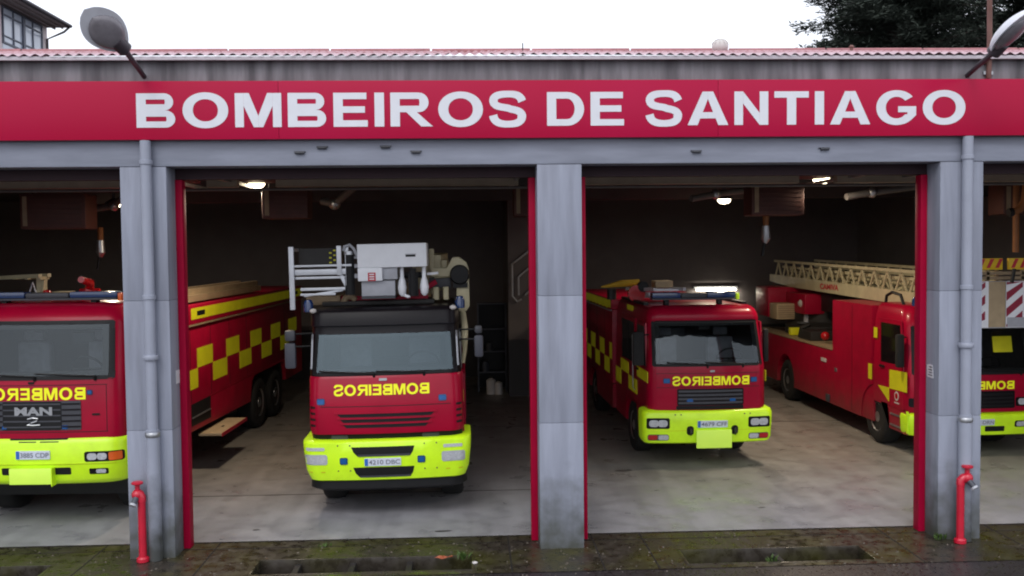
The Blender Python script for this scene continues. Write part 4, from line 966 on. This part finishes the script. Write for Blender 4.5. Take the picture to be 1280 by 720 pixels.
# ================================================================== FIRE STATION
st_ = empty('fire_station', (0,0,0), 'low grey concrete fire station with open bays and pink roof', 'building')
PIT = 5.12; PC = [-9.10, -3.98, 1.13, 6.26, 11.38]; PW = .278
ZO = 4.845
for c in PC:
    p = MB()
    for z0, z1 in ((-.03,1.5945),(1.5985,3.199),(3.203,ZO-.005)): p.box(c-PW,c+PW,0,.46,z0,z1)
    p.box(c-PW+.012,c+PW-.012,.012,.44,-.03,ZO-.004)
    p.build('pillar', GREY, st_, bevel=.006)
MB().box(-14.8,14.8,.0,.46,ZO,5.16).build('lintel_beam', GREYB, st_, bevel=.012)
MB().box(-14.8,14.8,.02,.46,5.163,5.86).build('upper_wall', CONC, st_)
MB().box(-14.8,14.8,-.015,.46,5.863,6.148).build('parapet', CONC, st_, bevel=.008)
for x0, x1 in ((-14.8,-9.1-PW),(11.38+PW,14.8)): MB().box(x0,x1,.02,.44,-.03,ZO-.003).build('end_wall', GREY, st_)
# red frames and rolled-up doors, one pair per bay
for i in range(4):
    a, b = PC[i]+PW, PC[i+1]-PW
    for x in (a+.002, b-.088): MB().box(x,x+.086,.34,.50,.0,ZO-.14).build('door_jamb', DOORR, st_, bevel=.006)
    MB().box(a+.002,b-.002,.36,.50,ZO-.135,ZO-.002).build('door_header', mat('shaded_red_header', (.022,.004,.009), .7, var=.2), st_)  # shadow below the lintel is put into the header's dark colour
    o = MB()
    for k in range(5): o.box(a+.1,b-.1,.62+k*.66,.62+k*.66+.645,4.90,4.945)
    o.build('raised_door', mat('dark_red_door_panel', (.10,.004,.015), .5, var=.2), st_)
    for x in (a+.11, b-.17): MB().box(x,x+.06,.55,4.4,4.82,4.87).build('door_track', STEEL, st_)
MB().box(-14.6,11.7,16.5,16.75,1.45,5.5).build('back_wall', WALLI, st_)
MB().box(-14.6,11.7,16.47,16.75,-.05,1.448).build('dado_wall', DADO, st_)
MB().box(-14.8,-14.6,.46,16.75,-.05,5.5).build('side_wall', WALLI, st_)
MB().box(11.7,11.9,.46,16.75,-.05,5.5).build('side_wall', WALLI, st_)
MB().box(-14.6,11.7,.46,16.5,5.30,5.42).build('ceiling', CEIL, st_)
MB().box(.98,2.6,12.6,16.47,1.452,5.298).build('stair_wall', WALLI, st_)
MB().box(.975,2.6,12.57,16.468,.0,1.449).build('stair_dado', DADO, st_)
for a, b in ((-9.0,-4.4),(-3.9,-3.45),(-2.88,.75),(1.5,5.05),(5.64,11.3)): MB().box(a,b,2.55,2.70,4.755,4.885).build('beige_beam', BEAMW, st_)
for a, b in ((-9.2,11.5),): MB().tube([(a,2.5,4.715),(b,2.5,4.715)], .022, 8).build('ceiling_conduit', DUCT, st_)
MB().box(-9.2,11.6,9.0,9.25,4.85,5.29).build('ceiling_joist', CEIL, st_); MB().box(-9.2,11.6,5.6,5.8,4.95,5.29).build('ceiling_joist', CEIL, st_)
# corrugated roof
mb = MB(); NX = 1400; x0, x1 = -12.7, 15.0; rows = [(-.14,6.150),(2.4,6.150+.2050*2.54),(2.401,6.162+.2050*2.54),(5.0,6.162+.2050*5.14),(5.001,6.174+.2050*5.14),(7.4,6.174+.2050*7.54)]
vs = []; fs = []
for y, z in rows:
    for k in range(NX+1):
        x = x0+(x1-x0)*k/NX; ph = 2*pi*x/.13; vs.append((x, y, z+.022+.015*sin(ph)+.005*sin(x*1.3)))
for i in range(len(rows)-1):
    for k in range(NX): a = i*(NX+1)+k; fs.append((a,a+1,a+NX+2,a+NX+1))
rf = mb.add(vs, fs).build('roof', ROOFM, st_, smooth=True, ang=60)
MB().box(-12.7,15.0,-.12,-.085,6.112,6.158).build('eave_strip', ROOFE, st_, bevel=.006)
mb = MB()
for k in range(14): a = -12.7+k*2; mb.tube([(a,7.42,7.755),(a+1.96,7.42,7.755)], [.045,.05], 10)
mb.build('ridge_cap', mat('dull_red_ridge', (.36,.15,.16), .7, var=.3), st_, smooth=True)
MB().box(-12.6,14.9,7.42,16.9,5.5,7.45).build('rear_roof_block', CONC, st_)

# sign
sg = empty('station_sign', (0,-.12,5.157), 'long red sign board with white capital letters BOMBEIROS DE SANTIAGO', 'sign')
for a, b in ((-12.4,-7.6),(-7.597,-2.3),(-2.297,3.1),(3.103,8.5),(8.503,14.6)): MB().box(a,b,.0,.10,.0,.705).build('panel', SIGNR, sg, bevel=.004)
letters('BOMBEIROS DE SANTIAGO', -3.998, 6.237, .145, .557, lambda x, z: 0, 'lettering', SIGNW, sg, off=.004, gap=.19, space=.66)

# small fixtures under the sign
FL = ['lower of the two small fittings under the sign at the letter M', 'small upper bracket under the sign between M and B', 'small upper bracket under the sign below the letter R', 'lower fitting under the sign below the letter O of BOMBEIROS', 'small fitting under the sign below the letter A of SANTIAGO', 'small fitting under the sign below the letter I of SANTIAGO']
for (x, z), l in zip(((-2.07,5.0),(-1.795,5.06),(-1.02,5.065),(-.647,5.0),(2.851,4.985),(4.48,5.01)), FL):
    t = empty('beam_fitting', (x,0,z), l, 'bracket', 'small dark fittings on the beam')
    MB().tube([(-.055,-.025,0),(.055,-.025,0)], .018, 10).build('body', DGREY, t)
    MB().box(-.07,.07,-.012,-.001,.004,.02).build('mount', MGREY, t)

# downpipes
def downpipe(x, label):
    t = empty('downpipe', (x,-.08,0), label, 'downpipe', 'grey rain downpipes on the pillars')
    MB().tube([(0,0,.62),(0,0,5.15)], .066, 18).build('pipe', PIPEM, t, smooth=True)
    MB().tube([(0,.0,.0),(0,.0,1.62)], .083, 18).build('cast_boot', PIPEM, t, smooth=True)
    for z in (4.86,3.22): MB().lathe([(.070,z),(.078,z+.005),(.078,z+.05),(.070,z+.055)], (0,0,0), 'z', 18).build('collar', PIPEM, t, smooth=True)
    for z in (1.55,2.5):  MB().lathe([(.086,z-.02),(.092,z-.01),(.092,z+.03),(.086,z+.04)], (0,0,0), 'z', 18).build('clamp', STEEL if z < 2 else PIPEM, t, smooth=True)
    return t
downpipe(-3.915, 'grey rain downpipe running down the left pillar')
downpipe(6.292, 'grey rain downpipe running down the right pillar')

# red standpipes
def standpipe(x, y, s_, label):
    t = empty('standpipe', (x,y,0), label, 'standpipe', 'red standpipes in front of the pillars')
    MB().tube([(0,0,-.01),(0,0,.76)], .047, 18).build('pipe', STANDR, t, smooth=True)
    MB().lathe([(.06,.0),(.075,.01),(.075,.05),(.058,.07)], (0,0,-.008), 'z', 18).build('foot_flange', STANDR, t, smooth=True)
    MB().tube([(0,0,.74),(0,0,.80),(s_*.03,0,.83),(s_*.075,0,.84)], .053, 14).build('elbow', STANDR, t, smooth=True)
    MB().sphere((s_*.085,0,.83), .070, 16, 10).build('valve_body', STANDR, t, smooth=True)
    MB().tube([(s_*.085,0,.88),(s_*.085,0,.96)], .03, 10).build('valve_stem', STANDR, t)
    MB().lathe([(.055,.955),(.07,.965),(.07,.985),(.05,.995)], (s_*.085,0,0), 'z', 12).build('hand_wheel', STANDR, t, smooth=True)
    o = MB().tube([(s_*.09,-.04,.80),(s_*.125,-.09,.735)], .036, 14).build('outlet', MGREY, t, smooth=True)
    MB().tube([(s_*.125,-.09,.735),(s_*.135,-.105,.715)], .044, 14).build('cap', LGREY, o, smooth=True)
    return t
standpipe(-4.055,-.13,-.55,'red standpipe with silver capped outlet in front of the left pillar')
standpipe(6.19,-.17,1,'red standpipe with silver capped outlet in front of the right pillar')

# paper notices on the inner pillar faces
t = empty('paper_notice', (5.982,.14,2.16), 'torn pale paper notice stuck on the right pillar side near the red frame', 'notice')
mb = MB().prism([(0,-.10),(.16,-.095),(.17,.06),(.10,.075),(.02,.07)], -.002, -.006, 'x'); mb.build('sheet', PAPER, t)
mb = MB()
for k in range(4): mb.box(-.0085,-.0065,.02,.13-.02*(k % 2),-.07+.035*k,-.058+.035*k)
mb.build('printed_lines', MGREY, t)
t = empty('paper_notice', (-3.702,.14,2.22), 'small pale notice on the left pillar side near the red frame', 'notice')
MB().prism([(.05,-.08),(.19,-.08),(.19,.09),(.05,.09)], .002, .006, 'x').build('sheet', PAPER, t)

# street lamps on the parapet
def street_lamp(base, mid, tip, nrm, label, r=.19):
    t = empty('street_lamp', base, label, 'street lamp', 'cobra head lamps on the parapet'); B0 = Vector(base)
    m_, e = Vector(mid)-B0, Vector(tip)-B0
    MB().tube([(0,0,0), m_*.55, m_, m_+(e-m_)*.25], [.03,.03,.035,.045], 12).build('arm', LAMPA, t, smooth=True)
    MB().box(-.07,.07,.0,.05,-.10,.10).build('wall_plate', LAMPA, t, bevel=.008)
    d = (e-m_).normalized(); L_ = (e-m_).length; n = Vector(nrm).normalized(); n = (n-d*n.dot(d)).normalized(); s_ = d.cross(n).normalized()
    def shell(f0, k, hh, sign, wmul):
        vs = []; fs = []; N_, M_ = 14, 9
        for i in range(N_+1):
            u = i/N_; w = r*wmul*(sin(pi*min(1, (u*.94+.06)))**.62)*(1.0+.25*(u-.5)); h = hh*(sin(pi*min(1,u*.9+.1))**.5)
            for j in range(M_):
                a = pi*j/(M_-1); p = m_ + d*(L_*(f0+(k-f0)*u)) + s_*(w*cos(a)) + n*(sign*h*sin(a)); vs.append(p)
        for i in range(N_):
            for j in range(M_-1): a = i*M_+j; fs.append((a,a+1,a+M_+1,a+M_))
            fs.append((i*M_+M_-1, i*M_, (i+1)*M_, (i+1)*M_+M_-1))
        fs += [tuple(range(M_)), tuple(N_*M_+j for j in range(M_))][::1]
        return vs, fs
    h = MB(); v, f = shell(.0,1.0,.13,-1,1.0); h.add(v,f); hd = h.build('head', LAMPH, t, smooth=True)
    h = MB(); v, f = shell(.06,.80,.07,1,.80); h.add([p+n*.004 for p in v],f); h.build('lens', LAMPG, hd, smooth=True)
    MB().tube([m_-d*.03, m_+d*.12], .085, 14).build('collar', LAMPA, hd, smooth=True)
    return t
street_lamp((-3.93,0,5.93),(-3.875,-.85,6.105),(-4.13,-1.3,6.425),(.38,-.80,-.46),'grey cobra head street lamp seen from below, above the letter B',.225)
street_lamp((6.31,0,5.92),(6.20,-.85,6.06),(6.36,-1.35,6.42),(.50,-.62,-.60),'pale cobra head street lamp at the right end, cut by the frame',.24)
# rusty pole, antenna, roof vent
t = empty('rusty_pole', (6.565,-.05,5.88), 'rusty thin pole rising past the roof at the right end', 'pole')
MB().tube([(0,0,0),(0,-.02,.25),(-.01,0,3.2)], .032, 10).build('shaft', RUST, t, smooth=True)
MB().lathe([(.035,1.02),(.055,1.03),(.055,1.07),(.035,1.08)], (-.005,-.01,0), 'z', 12).build('coupling', STEEL, t); MB().box(-.06,.06,.0,.035,.05,.09).build('wall_clip', STEEL, t)
MB().box(-.05,.0,.0,.04,.18,.22).build('wall_clip', RUST, t)
t = empty('roof_aerial', (1.05,6.3,7.45), 'thin upright aerial on the roof ridge above the letter S', 'aerial'); MB().tube([(0,0,-.1),(0,0,.22)], .012, 6).build('rod', IRON, t); MB().box(-.05,.05,-.05,.05,-.06,-.02).build('foot', IRON, t)
t = empty('roof_vent', (4.82,6.3,7.44), 'small round pale ventilator cowl on the roof', 'roof vent')
MB().lathe([(.11,-.15),(.11,.08),(.13,.10)], (0,0,0), 'z', 16).build('neck', LGREY, t, smooth=True)
mb = MB().sphere((0,0,.16), .155, 20, 12, .9)
for k in range(10): a = 2*pi*k/10; mb.tube([(.16*cos(a)*q, .16*sin(a)*q, .16+.145*sqrt(max(0,1-q*q*.95))) for q in (.2,.6,.9,.99)], .008, 5)
mb.build('turbine', HELM, t, smooth=True)
t = empty('roof_pipe_stub', (5.1,3.2,6.86), 'short rusty stub poking out of the roof before the trees', 'pipe'); t.location = (6.6,4.4,7.10)
MB().tube([(0,0,-.05),(0,0,.10)], .03, 8).build('stub', RUST, t); MB().lathe([(.04,.08),(.05,.10),(.02,.13)], (0,0,0), 'z', 10).build('cap', RUST, t)

# ================================================================== INSIDE
def lamp(x, y, z, label, e=1.0):
    t = empty('ceiling_lamp', (x,y,z), label, 'ceiling lamp', 'lit lamps under the station ceiling')
    MB().lathe([(.03,.42),(.035,.12),(.09,.08),(.18,.03),(.19,.0),(.01,.001)], (0,0,0), 'z', 20).build('shade', DGREY, t, smooth=True)
    MB().lathe([(.135,-.002),(.13,-.04),(.09,-.08),(.01,-.095)], (0,0,0), 'z', 20).build('bulb_glass', LAMPE, t, smooth=True)
    ld = bpy.data.lights.new('lamp_light', 'AREA'); ld.shape = 'DISK'; ld.size = .3; ld.energy = 105*e; ld.color = (1,.83,.62)
    lo = bpy.data.objects.new('lamp_light', ld); COL.objects.link(lo); lo.parent = t; lo.location = (0,0,-.16)
    return t
lamp(-3.49,4.05,4.925,'lit ceiling lamp near the left red frame, upper left of the platform engine')
lamp(5.95,4.05,4.925,'lit ceiling lamp near the right red frame, nearer of the two in its bay')
lamp(-7.35,8.3,4.80,'lit ceiling lamp over the three-axle engine left of the left pillar')
lamp(5.40,8.2,4.79,'lit ceiling lamp farther back, above the crew cab engine')
# fluorescent batten on the back wall
t = empty('tube_lamp', (7.34,16.40,2.505), 'lit fluorescent tube on the back wall above the crew cab engine', 'tube lamp')
MB().box(-.66,.66,.0,.065,.03,.09).build('housing', LGREY, t); MB().tube([(-.60,-.03,0),(.60,-.03,0)], .03, 10).build('tube', TUBEE, t, smooth=True)
ld = bpy.data.lights.new('tube_light', 'AREA'); ld.shape = 'RECTANGLE'; ld.size = 1.2; ld.size_y = .08; ld.energy = 22; ld.color = (1,.92,.75)
lo = bpy.data.objects.new('tube_light', ld); COL.objects.link(lo); lo.parent = t; lo.location = (0,-.09,-.02); lo.rotation_euler = (radians(60),0,0)
# heaters hanging from the ceiling
def heater(x, y, z, w, h, label):
    t = empty('unit_heater', (x,y,z), label, 'heater', 'brown heaters hanging from the ceiling')
    MB().box(-w/2,w/2,-.25,.25,-h/2,h/2).build('casing', HEATB, t, bevel=.03)
    MB().box(-w/2+.05,-w/2+.12,-.262,-.251,-h/2+.05,h/2-.05).build('edge_trim', TAN, t)
    for k in range(6): MB().box(-w/2+.16,w/2-.06,-.27,-.252,-h/2+.06+k*h*.145,-h/2+.075+k*h*.145).build('louvre', HEATB, t)
    for s_ in (-1, 1): MB().tube([(s_*w*.4,0,h/2),(s_*w*.4,0,5.28-z)], .012, 6).build('hanger', IRON, t)
    return t
heater(-2.98,4.0,4.57,.74,.50,'brown unit heater hanging behind the lamp above the platform engine')
heater(5.18,4.2,4.57,.90,.52,'brown unit heater hanging above the crew cab engine, left of the ladder')
heater(-6.75,4.2,4.48,1.05,.58,'brown unit heater hanging above the leftmost engine')
heater(1.10,6.0,4.72,.55,.66,'brown unit heater partly hidden behind the middle pillar')
heater(9.5,4.2,4.55,.9,.52,'brown unit heater above the ladder engine cage, right of the right pillar')
# extraction arms
def duct(pts, r, label, joint=True):
    t = empty('extraction_arm', pts[0], label, 'duct', 'pale extraction arms under the ceiling'); P0 = Vector(pts[0])
    MB().tube([Vector(p)-P0 for p in pts], r, 12).build('arm', DUCT, t, smooth=True)
    if joint: MB().sphere(tuple(Vector(pts[1])-P0), r*1.6, 12, 8).build('joint', STEEL, t, smooth=True)
    return t
duct([(-2.75,6.2,4.72),(-2.5,6.1,4.66),(-2.1,5.8,4.95),(-1.9,5.6,5.25)], .07, 'pale bent extraction arm above the white rescue platform')
duct([(-6.9,6.2,4.62),(-6.55,6.1,4.66),(-6.1,5.8,4.95),(-5.6,5.6,5.0)], .06, 'pale bent extraction arm above the leftmost engine')
duct([(4.0,5.2,4.66),(4.5,5.4,4.75),(5.3,5.8,4.86)], .06, 'pale sloping extraction arm left of the brown heater')
duct([(6.6,4.6,4.64),(7.1,4.7,4.72),(8.0,4.8,4.83)], .06, 'pale sloping extraction arm above the cream ladder')
# hanging hoses
def hose(x, y, z0, z1, label, r=.045, end=True, curl=0):
    t = empty('hanging_hose', (x,y,z1), label, 'hose', 'exhaust hoses hanging from the ceiling')
    pts = [(curl*sin(k*.9), 0, (z0-z1)*k/6) for k in range(7)]
    MB().tube(pts, r, 10).build('hose', WOODR, t, smooth=True)
    if end: MB().tube([(pts[-1][0],0,z0-z1+.02),(pts[-1][0],0,z0-z1-.2),(pts[-1][0]-.01,0,z0-z1-.28)], [r*1.3,r*1.6,r*.6], 12).build('nozzle', STEEL, t, smooth=True)
    MB().tube([(pts[-1][0]-.02,0,z0-z1-.27),(pts[-1][0]-.06,0,z0-z1-.5)], .03, 8).build('grip', BLACK, t)
    return t
hose(5.08,4.3,4.12,4.36,'brown hose with silver nozzle hanging below the heater above the crew cab engine', .05)
hose(-6.62,5.6,4.0,4.25,'short hose with grey nozzle hanging above the leftmost engine', .05)
hose(8.95,3.4,3.65,4.85,'straight brown hose hanging in front of the ladder engine cage', .05, False)
t = empty('hanging_hose', (8.85,3.1,4.72), 'curved orange hose hanging beside the right pillar', 'hose', 'exhaust hoses hanging from the ceiling')
MB().tube([(.10,0,.1),(.08,0,-.1),(.06,0,-.25),(-.02,0,-.38),(-.14,0,-.42)], .06, 10).build('hose', WOODR, t, smooth=True); MB().tube([(-.13,0,-.42),(-.2,0,-.43)], .07, 10).build('cuff', BLACK, t)
# stair rail on the stair wall
t = empty('stair_railing', (1.22,12.5,2.6), 'pale steel stair railing rising to the right beside the middle pillar', 'railing')
mb = MB(); yy = -.02
mb.tube([(.50,yy,1.28),(-.06,yy,.86),(-.14,yy,.80),(-.14,yy,-.02),(-.02,yy,-.16),(.10,yy,-.10)], .026, 8)
mb.build('outer_rail', LGREY, t); mb = MB().tube([(.50,yy,.86),(.08,yy,.52),(.02,yy,.46),(.02,yy,.0)], .024, 8).tube([(.50,yy,.30),(.18,yy,.0)], .022, 8); mb.build('inner_rail', LGREY, t)
for p in ((.35,.72),(-.14,.3)): MB().box(p[0]-.02,p[0]+.02,0,.06,p[1]-.02,p[1]+.02).build('wall_bracket', STEEL, t)
# shelf with cans
t = empty('storage_shelf', (.57,13.4,0), 'dark open storage shelf against the back between engine and stair wall', 'shelf')
for s_ in (-1, 1): MB().box(s_*.37-.02,s_*.37+.02,-.02,.45,0,2.36).build('side_post', MGREY, t)
for z in (.5,1.05,1.65,2.32): MB().box(-.35,.35,-.01,.44,z,z+.035).build('shelf_board', MGREY, t)
MB().box(-.35,.35,.44,.45,.05,2.3).build('back_panel', BLACK, t)
for x, y, z, r, h, m, l in ((.50,13.52,1.087,.10,.22,DGREY,'small dark can on the upper board of the storage shelf'),(.52,13.0,.0,.12,.42,HELM,'pale can on the floor before the shelf, left one'),(.72,12.95,.0,.10,.34,HELM,'pale shorter can on the floor before the shelf, right one'),(.38,13.5,.537,.1,.3,MGREY,'grey can on the lower board of the storage shelf')):
    c = empty('storage_can', (x,y,z), l, 'can', 'cans at the storage shelf'); MB().lathe([(r,0),(r,h*.85),(r*.7,h*.93),(r*.35,h*.95),(r*.35,h)], (0,0,0), 'z', 16).build('body', m, c, smooth=True); MB().lathe([(r*.4,h),(r*.4,h+.04),(.01,h+.042)], (0,0,0), 'z', 12).build('lid', BLACK, c)

# ================================================================== BEHIND: pale building and trees
bd = empty('pale_building', (-17.8,12,0), 'tall pale building with brown eaves and blue-framed windows behind the roof', 'building')
MB().box(-11,-.0,0,18.0,0,13.36).build('wall', BWALL, bd)
yw = [-1]
for k in range(5):
    y0 = 17.55-3.9*(k+1)+.35; y1 = y0+3.45
    for zz in (11.95, 8.7):
        f = MB(); 
        f.box(.0,.06,y0,y1,zz-.08,zz).box(.0,.06,y0,y1,zz+1.30,zz+1.36).box(.0,.06,y0,y1,zz+1.0,zz+1.06)
        for q in range(5): yq = y0+(y1-y0-.07)*q/4; f.box(.0,.065 if q != 2 else .09,yq-(.06 if q == 2 else 0),yq+.07+(.06 if q == 2 else 0),zz+.001,zz+1.299)
        f.box(.0,.055,y0,y1,zz-.75,zz-.70).box(.0,.06,y0,y1,zz+.2,zz+.25)
        w = f.build('window', BFRAME, bd); MB().box(.002,.02,y0+.01,y1-.01,zz-.70,zz+1.30).build('pane', BGLASS, w)
ev = MB(); ev.box(-12,.95,-1.2,18.05,13.36,13.44); ev.build('eave', BEAVE, bd)
for i, (a, z0, z1) in enumerate(((.30,13.28,13.358),(.62,13.31,13.358),(.90,13.36,13.5))): MB().box(a,a+.05,-1.2,18.04,z0,z1).build('eave_board', BEAVE, bd)
MB().tube([(1.0,-1.2,13.44),(1.0,18.0,13.41)], .07, 10).build('gutter', LAMPA, bd, smooth=True)
MB().tube([(.98,17.95,13.38),(.75,17.9,13.15),(.05,17.9,12.85),(.05,17.9,8)], .045, 8).build('gutter_pipe', LAMPA, bd, smooth=True)
MB().prism([(1.05,13.46),(-5.5,15.6),(-12,13.46)], -1.2, 18.04, 'y').build('roof', mat('grey_pink_roof_tile', (.38,.30,.31), .8, var=.3, scale=8), bd)

def conifer(x, y, H, R_, z0, seed, label, skew=0, dens=1.0):
    rnd = random.Random(seed); t = empty('conifer_tree', (x,y,0), label, 'tree', 'dark conifers behind the station')
    MB().tube([(0,0,0),(.1,0,H*.3),(-.1,.05,H*.6),(.05,0,H*.97)], [.55,.42,.25,.05], 12).build('trunk', BARK, t, smooth=True)
    vs = []; fs = []; limb = MB()
    z = z0
    while z < H:
        f = (z-z0)/(H-z0); reach = R_*((1-f)**.75)*(.85+.3*rnd.random())
        low = z < 11
        nb = rnd.randint(6,8) if not low else 4
        for b in range(nb):
            a = rnd.uniform(0, 2*pi); L_ = reach*rnd.uniform(.6,1.03)
            droop = rnd.uniform(-.02,.28); zb = z+rnd.uniform(-.35,.35)
            P = [Vector((cos(a)*L_*u, sin(a)*L_*u, zb+L_*(.12*u-droop*u*u)+.35*max(0,u-.8))) for u in (0,.35,.7,1)]
            limb.tube(P, [.09,.06,.035,.012], 5)
            ns = int(L_*(19 if not low else 6)*dens)
            for k in range(ns):
                u = .12+.9*(k+rnd.random())/ns; u = min(u, 1.02)
                c = Vector((cos(a)*L_*u, sin(a)*L_*u, zb+L_*(.12*u-droop*u*u)+.35*max(0,u-.8)))
                side = rnd.choice((-1,1)); sl = (.55+.85*(1-u))*rnd.uniform(.5,1.2)
                ang = a+side*rnd.uniform(.5,1.2); dv = Vector((cos(ang), sin(ang), rnd.uniform(-.25,.15)))
                for q in range(4 if not low else 2):
                    pc = c+dv*sl*(q+.3*rnd.random())/3.4+Vector((0,0,rnd.uniform(-.28,.22)))
                    d2 = (dv+Vector((rnd.uniform(-.7,.7),rnd.uniform(-.7,.7),rnd.uniform(-.4,.5)))).normalized(); l = rnd.uniform(.14,.32); w = rnd.uniform(.022,.055)
                    n_ = d2.cross(Vector((rnd.uniform(-1,1),rnd.uniform(-1,1),1))).normalized()*w
                    i0 = len(vs); vs += [pc-d2*l*.3, pc+n_, pc+d2*l, pc-n_]; fs.append((i0,i0+1,i0+2,i0+3))
        z += .42 if z > 11 else .9
    limb.build('branches', BARK, t)
    MB().add(vs, fs).build('crown', LEAFD, t)
    return t
conifer(20.4,33,25,7.4,6.5,3,'broad dark conifer directly behind the letters TIAGO, left edge ragged against the sky',dens=2.1)
conifer(28.8,36,27,7.5,7,5,'second dark conifer farther right, behind the rusty pole',dens=1.9)
conifer(25.0,44,24,7.0,7,9,'third dark conifer standing behind between the two others',dens=1.4)

# ================================================================== LIGHT, SKY, CAMERA
W = bpy.data.worlds.new('World'); S.world = W; W.use_nodes = True; nt = W.node_tree
bg = nt.nodes['Background']; sky = nt.nodes.new('ShaderNodeTexSky'); sky.sky_type = 'NISHITA'; sky.sun_disc = False
SUN_EL, SUN_AZ = 48, 200
sky.sun_elevation = radians(SUN_EL); sky.sun_rotation = radians(SUN_AZ); sky.air_density = 1.0; sky.dust_density = 6.0; sky.ozone_density = 1.0
hs = nt.nodes.new('ShaderNodeHueSaturation'); hs.inputs['Saturation'].default_value = .12; nt.links.new(sky.outputs['Color'], hs.inputs['Color'])
# overcast: the cloud layer evens out the clear-sky gradient
mx = nt.nodes.new('ShaderNodeMix'); mx.data_type = 'RGBA'; mx.inputs['Factor'].default_value = .70; mx.inputs['B'].default_value = (10.0,10.5,11.7,1)
nt.links.new(hs.outputs['Color'], mx.inputs['A']); nt.links.new(mx.outputs['Result'], bg.inputs['Color']); bg.inputs['Strength'].default_value = .15
sun = bpy.data.lights.new('sun', 'SUN'); sun.energy = .6; sun.angle = radians(25); sun.color = (1,.97,.93)
so = bpy.data.objects.new('sun', sun); COL.objects.link(so)
az = radians(SUN_AZ); dirv = Vector((sin(az)*cos(radians(SUN_EL)), cos(az)*cos(radians(SUN_EL)), sin(radians(SUN_EL))))
so.rotation_euler = dirv.to_track_quat('Z','Y').to_euler()

cam = bpy.data.cameras.new('camera'); co = bpy.data.objects.new('camera', cam); COL.objects.link(co); S.camera = co
cam.sensor_width = 36; cam.lens = 36*1200/1280; cam.clip_end = 1500; cam.clip_start = .05
P_, Y_, R_ = .0413, .0438, -.0103
fw = Vector((sin(Y_)*cos(P_), cos(Y_)*cos(P_), -sin(P_))); rt = Vector((cos(Y_), -sin(Y_), 0)); up = rt.cross(fw)
r2 = rt*cos(R_)+up*sin(R_); u2 = -rt*sin(R_)+up*cos(R_)
M = Matrix(((r2.x,u2.x,-fw.x,0),(r2.y,u2.y,-fw.y,-11.9785),(r2.z,u2.z,-fw.z,3.8),(0,0,0,1))); co.matrix_world = M
S.view_settings.view_transform = 'Standard'; S.view_settings.look = 'None'; S.view_settings.exposure = 0
S.cycles.pixel_filter_type = 'BLACKMAN_HARRIS'; S.cycles.filter_width = 2.0; S.cycles.max_bounces = 8; S.cycles.diffuse_bounces = 5; S.cycles.use_denoising = True; S.cycles.sample_clamp_indirect = 6
